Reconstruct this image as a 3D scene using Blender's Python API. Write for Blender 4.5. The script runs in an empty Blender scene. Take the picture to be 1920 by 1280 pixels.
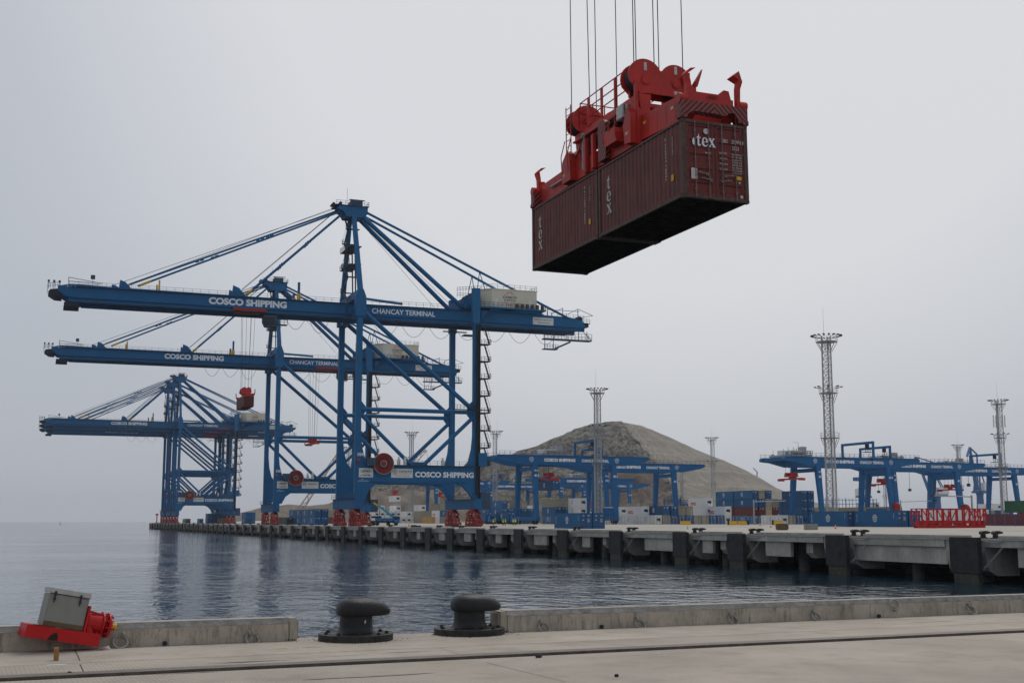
import bpy, bmesh, math, random
from mathutils import Vector, Matrix, Euler
random.seed(7)
S = bpy.context.scene
COL = S.collection
R = math.radians

# ------------------------------------------------------------------ camera, world, sun
F = 2330.0                      # focal length in pixels of a 1920 px wide picture
TH = math.atan((976.3-640)/F)   # upward pitch
YAW = R(20.880)                 # heading, clockwise from +Y
CAMZ = 1.4
cam_d = bpy.data.cameras.new('camera'); cam = bpy.data.objects.new('camera', cam_d); COL.objects.link(cam)
cam.location = (0, 0, CAMZ); cam.rotation_euler = (R(90)+TH, 0, -YAW)
cam_d.sensor_width = 36; cam_d.lens = F/1920*36; cam_d.clip_start = .1; cam_d.clip_end = 30000
S.camera = cam

W = bpy.data.worlds.new('World'); S.world = W; W.use_nodes = True
nt = W.node_tree; nt.nodes.clear()
def wn(t, **k):
    n = nt.nodes.new(t)
    for a, b in k.items(): setattr(n, a, b)
    return n
sky = wn('ShaderNodeTexSky', sky_type='NISHITA', sun_disc=False)
sky.sun_elevation = R(58); sky.sun_rotation = R(40); sky.dust_density = 4
tc = wn('ShaderNodeTexCoord')
nz = wn('ShaderNodeTexNoise'); nz.inputs['Scale'].default_value = 1.6; nz.inputs['Detail'].default_value = 3; nz.inputs['Roughness'].default_value = .45
mp = wn('ShaderNodeMapping'); mp.inputs['Scale'].default_value = (1, 1, 2.2)
nt.links.new(tc.outputs['Generated'], mp.inputs[0]); nt.links.new(mp.outputs[0], nz.inputs['Vector'])
# broad glow of the hidden sun behind the overcast
dot = wn('ShaderNodeVectorMath', operation='DOT_PRODUCT')
gd = Vector((math.sin(R(29))*math.cos(R(30)), math.cos(R(29))*math.cos(R(30)), math.sin(R(30))))
nt.links.new(tc.outputs['Generated'], dot.inputs[0]); dot.inputs[1].default_value = gd
mr = wn('ShaderNodeMapRange'); mr.inputs['From Min'].default_value = .82; mr.inputs['From Max'].default_value = 1.0
mr.inputs['To Min'].default_value = 0; mr.inputs['To Max'].default_value = 1; mr.interpolation_type = 'SMOOTHSTEP'
nt.links.new(dot.outputs['Value'], mr.inputs['Value'])
add = wn('ShaderNodeMath', operation='MULTIPLY_ADD'); add.inputs[1].default_value = .40
nt.links.new(nz.outputs['Fac'], add.inputs[0]); nt.links.new(mr.outputs[0], add.inputs[2])
cr = wn('ShaderNodeValToRGB')
cr.color_ramp.elements[0].position = .05; cr.color_ramp.elements[0].color = (.41, .447, .512, 1)
cr.color_ramp.elements[1].position = 1.05; cr.color_ramp.elements[1].color = (.70, .712, .738, 1)
nt.links.new(add.outputs[0], cr.inputs[0])
sc = wn('ShaderNodeVectorMath', operation='SCALE'); sc.inputs['Scale'].default_value = 10.0
nt.links.new(cr.outputs[0], sc.inputs[0])
mx = wn('ShaderNodeMix', data_type='RGBA'); mx.inputs['Factor'].default_value = .93
nt.links.new(sky.outputs[0], mx.inputs['A']); nt.links.new(sc.outputs[0], mx.inputs['B'])
bg = wn('ShaderNodeBackground'); bg.inputs['Strength'].default_value = .1
nt.links.new(mx.outputs['Result'], bg.inputs['Color'])
wo = wn('ShaderNodeOutputWorld'); nt.links.new(bg.outputs[0], wo.inputs[0])

sd = bpy.data.lights.new('sun', 'SUN'); sun = bpy.data.objects.new('sun', sd); COL.objects.link(sun)
sd.energy = 1.1; sd.angle = R(28); sd.color = (1, .96, .9)
sdir = Vector((math.sin(R(40))*math.cos(R(58)), math.cos(R(40))*math.cos(R(58)), math.sin(R(58))))
sun.rotation_euler = sdir.to_track_quat('Z', 'Y').to_euler()
S.view_settings.view_transform = 'Standard'; S.view_settings.look = 'None'; S.view_settings.exposure = 0; S.view_settings.gamma = 1
S.render.engine = 'CYCLES'
S.render.resolution_x = 1024; S.render.resolution_y = 682

# ------------------------------------------------------------------ geometry of the view: pixel of the photograph -> world
_rt = Vector((math.cos(YAW), -math.sin(YAW), 0)); _fw = Vector((math.sin(YAW)*math.cos(TH), math.cos(YAW)*math.cos(TH), math.sin(TH))); _up = _rt.cross(_fw)
def ray(px, py): return _fw + _rt*((px-960)/F) - _up*((py-640)/F)
def az(px, py=976): d = ray(px, py); return d.x/d.y
def atz(px, py, z=0):
    d = ray(px, py); k = (z-CAMZ)/d.z; return Vector((d.x*k, d.y*k, z))
def atD(px, D, py=976):       # ground point at forward distance D
    d = ray(px, py); h = d.x*math.sin(YAW)+d.y*math.cos(YAW); k = D/h; return d.x*k, d.y*k
def zD(py, D): 
    return CAMZ + D*math.tan(TH+math.atan((640-py)/F))
def gz(X): return 0 if X < 100 else (.35 if X > 140 else .35*(X-100)/40)

# ------------------------------------------------------------------ materials
def new_mat(name):
    m = bpy.data.materials.new(name); m.use_nodes = True; n = m.node_tree
    b = n.nodes['Principled BSDF']; return m, n, b
def N(n, t, **k):
    x = n.nodes.new(t)
    for a, b in k.items(): setattr(x, a, b)
    return x
def objvec(n):
    tcn = N(n, 'ShaderNodeTexCoord'); oi = N(n, 'ShaderNodeObjectInfo'); ad = N(n, 'ShaderNodeVectorMath', operation='MULTIPLY_ADD')
    n.links.new(oi.outputs['Random'], ad.inputs[0]); ad.inputs[1].default_value = (61, 43, 29); n.links.new(tcn.outputs['Object'], ad.inputs[2])
    return tcn, ad.outputs[0], oi
def paint(name, col, rough=.45, metal=0, var=.18, scale=1.2, streak=0, streakcol=(.12, .07, .04), bump=0, bscale=20, corr=0):
    m, n, b = new_mat(name); L = n.links.new
    tcn, OV, oi = objvec(n)
    a = N(n, 'ShaderNodeTexNoise'); a.inputs['Scale'].default_value = scale; a.inputs['Detail'].default_value = 6; a.inputs['Roughness'].default_value = .65
    L(OV, a.inputs['Vector'])
    r = N(n, 'ShaderNodeValToRGB'); r.color_ramp.elements[0].position = .3; r.color_ramp.elements[1].position = .7
    r.color_ramp.elements[0].color = tuple(c*(1-var) for c in col)+(1,); r.color_ramp.elements[1].color = tuple(min(1, c*(1+var)+.004) for c in col)+(1,)
    L(a.outputs['Fac'], r.inputs[0]); out = r.outputs[0]
    if streak:
        mpn = N(n, 'ShaderNodeMapping'); mpn.inputs['Scale'].default_value = (6, 6, .5)
        L(OV, mpn.inputs[0])
        s = N(n, 'ShaderNodeTexNoise'); s.inputs['Scale'].default_value = 1.3; s.inputs['Detail'].default_value = 8; s.inputs['Roughness'].default_value = .7
        L(mpn.outputs[0], s.inputs['Vector'])
        q = N(n, 'ShaderNodeMapRange'); q.inputs['From Min'].default_value = .5; q.inputs['From Max'].default_value = .78; q.inputs['To Max'].default_value = streak
        L(s.outputs['Fac'], q.inputs['Value'])
        mxn = N(n, 'ShaderNodeMix', data_type='RGBA'); mxn.inputs['B'].default_value = tuple(streakcol)+(1,)
        L(q.outputs[0], mxn.inputs['Factor']); L(out, mxn.inputs['A']); out = mxn.outputs['Result']
    if corr:
        hv = N(n, 'ShaderNodeHueSaturation'); rv = N(n, 'ShaderNodeMapRange'); rv.inputs['To Min'].default_value = .72; rv.inputs['To Max'].default_value = 1.25
        L(oi.outputs['Random'], rv.inputs['Value']); L(rv.outputs[0], hv.inputs['Value']); L(out, hv.inputs['Color']); out = hv.outputs[0]
    L(out, b.inputs['Base Color'])
    b.inputs['Roughness'].default_value = rough; b.inputs['Metallic'].default_value = metal
    b.inputs['Specular IOR Level'].default_value = .32
    if rough < .6:
        rr = N(n, 'ShaderNodeMapRange'); rr.inputs['To Min'].default_value = rough-.1; rr.inputs['To Max'].default_value = rough+.25
        L(a.outputs['Fac'], rr.inputs['Value']); L(rr.outputs[0], b.inputs['Roughness'])
    if bump:
        s = N(n, 'ShaderNodeTexNoise'); s.inputs['Scale'].default_value = bscale; s.inputs['Detail'].default_value = 5
        L(OV, s.inputs['Vector'])
        bp = N(n, 'ShaderNodeBump'); bp.inputs['Strength'].default_value = bump; bp.inputs['Distance'].default_value = .05
        L(s.outputs['Fac'], bp.inputs['Height']); L(bp.outputs[0], b.inputs['Normal'])
    if corr:
        sx = N(n, 'ShaderNodeSeparateXYZ'); L(tcn.outputs['Object'], sx.inputs[0])
        ml = N(n, 'ShaderNodeMath', operation='MULTIPLY'); ml.inputs[1].default_value = 2*math.pi/.28; L(sx.outputs['Y'], ml.inputs[0])
        sn = N(n, 'ShaderNodeMath', operation='SINE'); L(ml.outputs[0], sn.inputs[0])
        bp = N(n, 'ShaderNodeBump'); bp.inputs['Strength'].default_value = .6; bp.inputs['Distance'].default_value = .04
        L(sn.outputs[0], bp.inputs['Height']); L(bp.outputs[0], b.inputs['Normal'])
    return m
def stripes(name, c1, c2, scale, rot):
    m, n, b = new_mat(name); L = n.links.new
    tcn = N(n, 'ShaderNodeTexCoord'); sx = N(n, 'ShaderNodeSeparateXYZ'); L(tcn.outputs['Object'], sx.inputs[0])
    # chevron: |x - 1.22| + z  and y
    s1 = N(n, 'ShaderNodeMath', operation='SUBTRACT'); s1.inputs[1].default_value = 1.22; L(sx.outputs['X'], s1.inputs[0])
    ab = N(n, 'ShaderNodeMath', operation='ABSOLUTE'); L(s1.outputs[0], ab.inputs[0])
    a1 = N(n, 'ShaderNodeMath', operation='ADD'); L(ab.outputs[0], a1.inputs[0]); L(sx.outputs['Z'], a1.inputs[1])
    a2 = N(n, 'ShaderNodeMath', operation='ADD'); L(a1.outputs[0], a2.inputs[0]); L(sx.outputs['Y'], a2.inputs[1])
    mu = N(n, 'ShaderNodeMath', operation='MULTIPLY'); mu.inputs[1].default_value = scale; L(a2.outputs[0], mu.inputs[0])
    fr = N(n, 'ShaderNodeMath', operation='FRACT'); L(mu.outputs[0], fr.inputs[0])
    gt = N(n, 'ShaderNodeMath', operation='GREATER_THAN'); gt.inputs[1].default_value = .52; L(fr.outputs[0], gt.inputs[0])
    nn = N(n, 'ShaderNodeTexNoise'); nn.inputs['Scale'].default_value = 9; nn.inputs['Detail'].default_value = 6; L(tcn.outputs['Object'], nn.inputs['Vector'])
    w = N(n, 'ShaderNodeMapRange'); w.inputs['From Min'].default_value = .25; w.inputs['From Max'].default_value = .45; w.inputs['To Min'].default_value = .5; L(nn.outputs['Fac'], w.inputs['Value'])
    mm = N(n, 'ShaderNodeMath', operation='MULTIPLY'); L(gt.outputs[0], mm.inputs[0]); L(w.outputs[0], mm.inputs[1])
    mxn = N(n, 'ShaderNodeMix', data_type='RGBA'); mxn.inputs['A'].default_value = c1+(1,); mxn.inputs['B'].default_value = c2+(1,)
    L(mm.outputs[0], mxn.inputs['Factor'])
    mx2 = N(n, 'ShaderNodeMix', data_type='RGBA'); mx2.inputs['B'].default_value = (.10, .06, .045, 1)
    w2 = N(n, 'ShaderNodeMapRange'); w2.inputs['From Min'].default_value = .52; w2.inputs['From Max'].default_value = .75; w2.inputs['To Max'].default_value = .45; L(nn.outputs['Fac'], w2.inputs['Value'])
    L(w2.outputs[0], mx2.inputs['Factor']); L(mxn.outputs['Result'], mx2.inputs['A'])
    L(mx2.outputs['Result'], b.inputs['Base Color']); b.inputs['Roughness'].default_value = .55
    return m
def concrete(name, c0, c1, scale=.6, stain=.5, staincol=(.09, .08, .07), bump=.25, groove=None, vertical=False, tint=None):
    m, n, b = new_mat(name); L = n.links.new
    tcn, OV, oi = objvec(n)
    a = N(n, 'ShaderNodeTexNoise'); a.inputs['Scale'].default_value = scale; a.inputs['Detail'].default_value = 10; a.inputs['Roughness'].default_value = .62
    L(OV, a.inputs['Vector'])
    r = N(n, 'ShaderNodeValToRGB'); r.color_ramp.elements[0].position = .32; r.color_ramp.elements[1].position = .68
    r.color_ramp.elements[0].color = tuple(c0)+(1,); r.color_ramp.elements[1].color = tuple(c1)+(1,)
    L(a.outputs['Fac'], r.inputs[0])
    mpn = N(n, 'ShaderNodeMapping'); mpn.inputs['Scale'].default_value = (3, 3, .6) if vertical else (1, 1, 1)
    mpn.inputs['Location'].default_value = (13, 5, 2); L(OV, mpn.inputs[0])
    s = N(n, 'ShaderNodeTexNoise'); s.inputs['Scale'].default_value = scale*2.7; s.inputs['Detail'].default_value = 12; s.inputs['Roughness'].default_value = .72
    L(mpn.outputs[0], s.inputs['Vector'])
    q = N(n, 'ShaderNodeMapRange'); q.inputs['From Min'].default_value = .5; q.inputs['From Max'].default_value = .72; q.inputs['To Max'].default_value = stain
    L(s.outputs['Fac'], q.inputs['Value'])
    mxn = N(n, 'ShaderNodeMix', data_type='RGBA'); mxn.inputs['B'].default_value = tuple(staincol)+(1,)
    L(q.outputs[0], mxn.inputs['Factor']); L(r.outputs[0], mxn.inputs['A']); L(mxn.outputs['Result'], b.inputs['Base Color'])
    b.inputs['Roughness'].default_value = .85
    h = N(n, 'ShaderNodeTexNoise'); h.inputs['Scale'].default_value = 30; h.inputs['Detail'].default_value = 8; L(tcn.outputs['Object'], h.inputs['Vector'])
    hh = h.outputs['Fac']
    if groove:
        sx = N(n, 'ShaderNodeVectorMath', operation='DOT_PRODUCT'); sx.inputs[1].default_value = groove; L(tcn.outputs['Object'], sx.inputs[0])
        sn = N(n, 'ShaderNodeMath', operation='SINE'); L(sx.outputs['Value'], sn.inputs[0])
        ma = N(n, 'ShaderNodeMath', operation='MULTIPLY_ADD'); ma.inputs[1].default_value = .35; L(sn.outputs[0], ma.inputs[0]); L(hh, ma.inputs[2]); hh = ma.outputs[0]
    bp = N(n, 'ShaderNodeBump'); bp.inputs['Strength'].default_value = bump; bp.inputs['Distance'].default_value = .012
    L(hh, bp.inputs['Height']); L(bp.outputs[0], b.inputs['Normal'])
    return m

M = {}
M['crane'] = paint('crane_blue_paint', (.004, .118, .285), .52, var=.12, scale=.25, streak=.28, streakcol=(.02, .045, .085))
M['rmg'] = paint('gantry_blue_paint', (.004, .115, .30), .52, var=.12, scale=.3, streak=.15, streakcol=(.02, .05, .1))
M['dark'] = paint('dark_steel', (.02, .026, .035), .6)
M['grate'] = paint('walkway_blue_grey', (.035, .07, .12), .6)
M['red'] = paint('bogie_red_paint', (.36, .022, .016), .45, var=.35, scale=1.5, streak=.3, streakcol=(.06, .01, .01))
M['red2'] = paint('spreader_red_paint', (.50, .028, .018), .4, var=.28, scale=1.1, streak=.55, streakcol=(.13, .035, .025), bump=.05)
M['red3'] = paint('frame_red_paint', (.46, .008, .010), .4, var=.12)
M['redm'] = paint('machine_red_paint', (.48, .006, .008), .35, var=.15, scale=3, streak=.15, streakcol=(.2, .02, .02))
M['white'] = paint('white_paint', (.72, .72, .70), .5, var=.06, scale=.5, streak=.25, streakcol=(.45, .43, .40))
M['letter'] = paint('white_lettering', (.82, .84, .86), .5, var=.05)
M['letterg'] = paint('faded_lettering', (.55, .53, .50), .6, var=.25, scale=14)
M['redl'] = paint('red_lettering', (.6, .02, .03), .5, var=.05)
M['navy'] = paint('navy_lettering', (.02, .04, .12), .5, var=.05)
M['grey'] = paint('galvanised_steel', (.36, .37, .38), .5, .3, var=.15, scale=.8)
M['box'] = paint('grey_cabinet_paint', (.24, .24, .22), .45, var=.07, scale=2, streak=.3, streakcol=(.10, .10, .09))
M['boxl'] = paint('grey_cabinet_lid', (.45, .45, .42), .5, var=.07, scale=2, streak=.4, streakcol=(.2, .19, .17))
M['black'] = paint('black_bollard_paint', (.011, .011, .012), .36, var=.25, scale=5, streak=.15, streakcol=(.06, .045, .03), bump=.25, bscale=45)
M['blackr'] = paint('rusty_black_flange', (.026, .024, .022), .6, var=.5, scale=12, streak=.3, streakcol=(.07, .04, .025), bump=.3)
M['rubber'] = paint('black_rubber', (.024, .024, .026), .7, var=.45, scale=1.4, streak=.6, streakcol=(.075, .062, .05))
M['algae'] = concrete('algae_covered_base', (.03, .032, .026), (.075, .07, .055), 2, .6, (.015, .02, .012))
M['rope'] = paint('steel_rope', (.03, .03, .032), .5, .4)
M['yellow'] = paint('yellow_paint', (.75, .42, .02), .5, var=.12, scale=3)
M['wood'] = paint('timber', (.36, .18, .06), .8, var=.35, scale=20)
M['rail'] = paint('worn_steel_rail', (.14, .115, .095), .45, .5, var=.35, scale=6)
M['rust'] = paint('rust_dark', (.035, .02, .013), .85, var=.5, scale=10)
M['ring'] = paint('galvanised_ring', (.27, .265, .25), .6, .2, var=.3, scale=25)
M['cont'] = paint('maroon_container_paint', (.165, .050, .040), .55, var=.3, scale=1.2, streak=.75, streakcol=(.21, .14, .115), bump=.06)
M['contf'] = paint('worn_container_frame', (.105, .052, .040), .6, var=.4, scale=6, streak=.6, streakcol=(.19, .15, .12), bump=.1)
M['contd'] = paint('maroon_door_paint', (.165, .026, .022), .45, var=.2, scale=2, streak=.35, streakcol=(.19, .08, .07), bump=.05)
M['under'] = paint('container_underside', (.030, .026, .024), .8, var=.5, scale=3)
M['rod'] = paint('lock_rod_steel', (.20, .16, .14), .5, .2, var=.3, scale=8)
M['cream'] = paint('cream_paint', (.66, .62, .50), .5, var=.05, scale=.3, streak=.15, streakcol=(.5, .45, .35))
M['cblue'] = paint('blue_container', (.012, .105, .25), .5, var=.12, scale=.4, streak=.3, streakcol=(.03, .07, .13), corr=1)
M['cblue2'] = paint('deep_blue_container', (.008, .085, .24), .5, var=.15, scale=.5, streak=.25, streakcol=(.03, .06, .12), corr=1)
M['cwhite'] = paint('white_reefer', (.74, .75, .74), .5, var=.05, scale=.4, streak=.3, streakcol=(.42, .41, .38))
M['cbeige'] = paint('beige_container', (.33, .30, .23), .55, var=.12, scale=.6, streak=.35, streakcol=(.22, .17, .12), corr=1)
M['ctan'] = paint('tan_container', (.46, .36, .22), .55, var=.12, scale=.6, streak=.3, streakcol=(.3, .22, .14), corr=1)
M['cred'] = paint('brown_red_container', (.135, .028, .02), .55, var=.15, scale=.5, streak=.3, streakcol=(.08, .04, .03), corr=1)
M['cgreen'] = paint('green_container', (.03, .11, .055), .55, var=.15, scale=.5, streak=.3, streakcol=(.06, .1, .06), corr=1)
M['cdark'] = paint('slate_container', (.035, .045, .06), .55, var=.15, scale=.5, streak=.3, corr=1)
M['cyel'] = paint('orange_container', (.55, .30, .06), .55, var=.15, scale=.5, streak=.3, corr=1)
M['hivis'] = paint('hi_vis_yellow', (.55, .72, .06), .7, var=.1)
M['trouser'] = paint('dark_trousers', (.02, .025, .04), .9)
M['skin'] = paint('skin_tone', (.35, .2, .13), .6)
M['orange'] = paint('cone_orange', (.8, .13, .03), .5)
M['teal'] = paint('teal_crane_boom', (.02, .34, .42), .45)
M['truck'] = paint('truck_blue', (.015, .15, .42), .4)
M['window'] = paint('dark_glass', (.015, .02, .025), .1, var=.02)
M['haz'] = stripes('red_black_chevron_paint', (.34, .045, .032), (.016, .012, .012), 5.2, 0)
M['brown'] = paint('brown_sack', (.13, .09, .05), .9, var=.3, scale=3)
M['lattice'] = paint('pale_lattice_paint', (.46, .36, .25), .6)
M['far'] = paint('harbour_crane_blue', (.05, .14, .33), .5, var=.1)
M['paper'] = paint('crumpled_paper', (.5, .48, .44), .9)
M['green'] = paint('green_cone', (.02, .4, .08), .5)
M['deck'] = concrete('quay_deck_concrete', (.235, .212, .182), (.34, .31, .268), .45, .38, (.13, .112, .095), .35)
M['kerbc'] = concrete('kerb_concrete', (.29, .25, .20), (.49, .43, .35), 2.2, .85, (.085, .072, .056), .7, vertical=True)
M['kerbend'] = concrete('kerb_end_concrete', (.30, .27, .215), (.42, .38, .31), 3, .5, (.12, .11, .09), .7, vertical=True)
M['nosing'] = paint('weathered_steel_nosing', (.17, .165, .155), .6, .2, var=.4, scale=7, bump=.2)
M['pier'] = concrete('pier_concrete', (.30, .288, .258), (.50, .48, .43), .5, .55, (.11, .105, .09), .5, vertical=True)
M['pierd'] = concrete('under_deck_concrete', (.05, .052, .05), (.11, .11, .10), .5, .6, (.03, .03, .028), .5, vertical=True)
M['farD'] = concrete('far_deck_concrete', (.31, .28, .235), (.44, .40, .34), .05, .35, (.24, .22, .19), .2)
M['land'] = concrete('packed_earth', (.22, .18, .13), (.34, .29, .22), .03, .4, (.16, .13, .1), .5)

# ------------------------------------------------------------------ mesh builder
class MB:
    def __init__(s): s.v = []; s.f = []; s.T = Matrix.Identity(4); s.idt = True
    def xf(s, m): s.T = m; s.idt = False; return s
    def add(s, vs, fs):
        o = len(s.v)
        s.v += [tuple(s.T @ Vector(p)) for p in vs] if not s.idt else [tuple(p) for p in vs]
        s.f += [tuple(i+o for i in f) for f in fs]; return s
    def box(s, x0, x1, y0, y1, z0, z1):
        return s.add([(x0,y0,z0),(x1,y0,z0),(x1,y1,z0),(x0,y1,z0),(x0,y0,z1),(x1,y0,z1),(x1,y1,z1),(x0,y1,z1)],
                     [(0,3,2,1),(4,5,6,7),(0,1,5,4),(1,2,6,5),(2,3,7,6),(3,0,4,7)])
    def bbox(s, x0, x1, y0, y1, z0, z1, b=.02):   # box with chamfered edges (octagonal in every section)
        bm = bmesh.new(); bmesh.ops.create_cube(bm, size=1)
        bmesh.ops.scale(bm, vec=(x1-x0, y1-y0, z1-z0), verts=bm.verts); bmesh.ops.translate(bm, vec=((x0+x1)/2, (y0+y1)/2, (z0+z1)/2), verts=bm.verts)
        bmesh.ops.bevel(bm, geom=bm.edges[:], offset=b, segments=2, affect='EDGES')
        bm.verts.ensure_lookup_table(); s.add([v.co[:] for v in bm.verts], [[v.index for v in f.verts] for f in bm.faces]); bm.free(); return s
    def bar(s, p, q, w, h=None, up=(0,0,1), w2=None, h2=None):
        h = h or w; w2 = w2 or w; h2 = h2 or h
        p = Vector(p); q = Vector(q); d = (q-p).normalized(); u = Vector(up)
        if abs(d.dot(u)) > .98: u = Vector((1,0,0))
        a = d.cross(u).normalized(); b = a.cross(d)
        vs = []
        for c, ww, hh in ((p,w,h),(q,w2,h2)):
            for sa, sb in ((-1,-1),(1,-1),(1,1),(-1,1)): vs.append(c+a*(sa*ww/2)+b*(sb*hh/2))
        return s.add(vs, [(0,3,2,1),(4,5,6,7),(0,1,5,4),(1,2,6,5),(2,3,7,6),(3,0,4,7)])
    def tube(s, p, q, r, n=8, r2=None):
        r2 = r if r2 is None else r2; p = Vector(p); q = Vector(q); d = (q-p).normalized()
        u = Vector((0,0,1)) if abs(d.z) < .95 else Vector((1,0,0)); a = d.cross(u).normalized(); b = a.cross(d)
        vs = [c+(a*math.cos(2*math.pi*i/n)+b*math.sin(2*math.pi*i/n))*rr for c, rr in ((p,r),(q,r2)) for i in range(n)]
        return s.add(vs, [(i,(i+1)%n,n+(i+1)%n,n+i) for i in range(n)]+[tuple(range(n-1,-1,-1)), tuple(range(n,2*n))])
    def path(s, pts, r, n=5):
        for a, b in zip(pts, pts[1:]): s.tube(a, b, r, n)
        return s
    def prism(s, poly, c0, c1, plane='xz'):
        def P(a, b, c): return {'xz': (a,c,b), 'xy': (a,b,c), 'yz': (c,a,b)}[plane]
        n = len(poly)
        return s.add([P(a,b,c0) for a,b in poly]+[P(a,b,c1) for a,b in poly], [tuple(range(n)), tuple(range(2*n-1,n-1,-1))]+[(i,(i+1)%n,n+(i+1)%n,n+i) for i in range(n)])
    def lathe(s, prof, c=(0,0,0), n=24, axis='z', sx=1):
        vs = []; fs = []; k = len(prof)
        for i in range(n):
            t = 2*math.pi*i/n
            for r, z in prof:
                x, y = r*math.cos(t)*sx, r*math.sin(t)
                p = (x,y,z) if axis == 'z' else ((x,z,y) if axis == 'y' else (z,x,y))
                vs.append((c[0]+p[0], c[1]+p[1], c[2]+p[2]))
        for i in range(n):
            j = (i+1) % n
            for a in range(k-1): fs.append((i*k+a, j*k+a, j*k+a+1, i*k+a+1))
        for a, rev in ((0, 1), (k-1, 0)):
            if prof[a][0] > 1e-6: fs.append(tuple(i*k+a for i in (range(n-1,-1,-1) if rev else range(n))))
        return s.add(vs, fs)
    def torus(s, c, R0, r, n=24, k=8, ax=(0,0,1), sx=1):
        ax = Vector(ax).normalized(); u = Vector((0,0,1)) if abs(ax.z) < .9 else Vector((1,0,0)); a = ax.cross(u).normalized(); b = ax.cross(a); c = Vector(c)
        vs = []
        for i in range(n):
            t = 2*math.pi*i/n; d = a*math.cos(t)+b*math.sin(t)
            for j in range(k):
                q = 2*math.pi*j/k; vs.append(c+d*(R0+r*math.cos(q))+ax*(r*math.sin(q)))
        return s.add(vs, [(i*k+j, ((i+1)%n)*k+j, ((i+1)%n)*k+(j+1)%k, i*k+(j+1)%k) for i in range(n) for j in range(k)])
    def mesh(s, name, mat, smooth=False):
        me = bpy.data.meshes.new(name); me.from_pydata(s.v, [], s.f)
        bm = bmesh.new(); bm.from_mesh(me); bmesh.ops.recalc_face_normals(bm, faces=bm.faces)
        if smooth:
            for f in bm.faces: f.smooth = True
            for e in bm.edges:
                if len(e.link_faces) == 2 and e.calc_face_angle(0) > R(38): e.smooth = False
        bm.to_mesh(me); bm.free()
        if mat: me.materials.append(M[mat] if isinstance(mat, str) else mat)
        return me
    def build(s, name, mat, parent=None, smooth=False, loc=None, kind=None):
        return ob(name, s.mesh(name, mat, smooth), parent, loc, kind)
def ob(name, data, parent=None, loc=None, kind=None, rot=None):
    o = bpy.data.objects.new(name, data); COL.objects.link(o)
    if parent: o.parent = parent
    if loc is not None: o.location = loc
    if rot is not None: o.rotation_euler = rot
    if kind: o['kind'] = kind
    return o
def tag(o, label, cat, group=None, kind=None):
    o['label'] = label; o['category'] = cat
    if group: o['group'] = group
    if kind: o['kind'] = kind
    return o
def thing(name, label, cat, loc=(0,0,0), rz=0, group=None):
    o = bpy.data.objects.new(name, None); COL.objects.link(o); o.location = loc; o.rotation_euler = (0,0,rz)
    o.empty_display_size = .2
    return tag(o, label, cat, group)
KIDS = {}
def kids(o): return [c for c in bpy.data.objects if c.parent == o]
def clone(o, parent=None, index=None):
    c = o.copy(); COL.objects.link(c)
    if parent: c.parent = parent
    for ch in index.get(o.name, ()): clone(ch, c, index)
    return c
def kidindex():
    d = {}
    for c in bpy.data.objects:
        if c.parent: d.setdefault(c.parent.name, []).append(c)
    return d
def structure(o): o['kind'] = 'structure'; return o

# ------------------------------------------------------------------ lettering
_tc = {}
def glyphs(s, bold=.02, spacing=1.0):
    k = (s, bold, spacing)
    if k in _tc: return _tc[k]
    cu = bpy.data.curves.new('t', 'FONT'); cu.body = s; cu.size = 1; cu.offset = bold; cu.resolution_u = 3; cu.space_character = spacing; cu.align_x = 'LEFT'
    o = bpy.data.objects.new('t', cu); COL.objects.link(o)
    dg = bpy.context.evaluated_depsgraph_get(); me = bpy.data.meshes.new_from_object(o.evaluated_get(dg))
    vs = [v.co.copy() for v in me.vertices]; fs = [tuple(p.vertices) for p in me.polygons]
    bpy.data.objects.remove(o); bpy.data.curves.remove(cu); bpy.data.meshes.remove(me)
    if vs:
        x0 = min(v.x for v in vs); x1 = max(v.x for v in vs); y0 = min(v.y for v in vs); y1 = max(v.y for v in vs)
    else: x0 = y0 = 0; x1 = y1 = 1
    _tc[k] = (vs, fs, x0, x1, y0, y1); return _tc[k]
def text_into(mb, s, o, ux, uz, w, h, bold=.02, spacing=1.0):
    vs, fs, x0, x1, y0, y1 = glyphs(s, bold, spacing); o = Vector(o); ux = Vector(ux).normalized(); uz = Vector(uz).normalized()
    mb.add([o+ux*((v.x-x0)/(x1-x0)*w)+uz*((v.y-y0)/(y1-y0)*h) for v in vs], fs)
def text(s, o, ux, uz, w, h, parent, mat='letter', bold=.02, spacing=1.0, name='lettering'):
    mb = MB(); text_into(mb, s, o, ux, uz, w, h, bold, spacing); return mb.build(name, mat, parent)
def arc_into(mb, c, ux, uz, rx, rz, t0, t1, th, n=20):
    c = Vector(c); ux = Vector(ux); uz = Vector(uz); vs = []
    for i in range(n+1):
        t = t0+(t1-t0)*i/n
        for k in (-.5, .5): vs.append(c+ux*(math.cos(t)*(rx+k*th))+uz*(math.sin(t)*(rz+k*th)))
    mb.add(vs, [(2*i, 2*i+1, 2*i+3, 2*i+2) for i in range(n)])
def emblem_into(mb, c, ux, uz, r, arcs=True, words=True, th=.12):
    c = Vector(c); ux = Vector(ux); uz = Vector(uz)
    if arcs:
        for sgn in (0, math.pi):
            arc_into(mb, c, ux, uz, r*.93, r, sgn+.42, sgn+math.pi-.42, r*th)
            arc_into(mb, c, ux, uz, r*.42, r, sgn+.42, sgn+math.pi-.42, r*th*.9)
    if words:
        text_into(mb, 'COSCO', c-ux*r*1.15+uz*r*.02, ux, uz, r*2.3, r*.36, .04)
        text_into(mb, 'SHIPPING', c-ux*r*.95-uz*r*.36, ux, uz, r*1.9, r*.24, .02)

# ================================================================== THE SETTING
WZ = -3.54          # water level
QX = 71.0           # edge of the far quay
QEND = 850.0        # its far end
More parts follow.
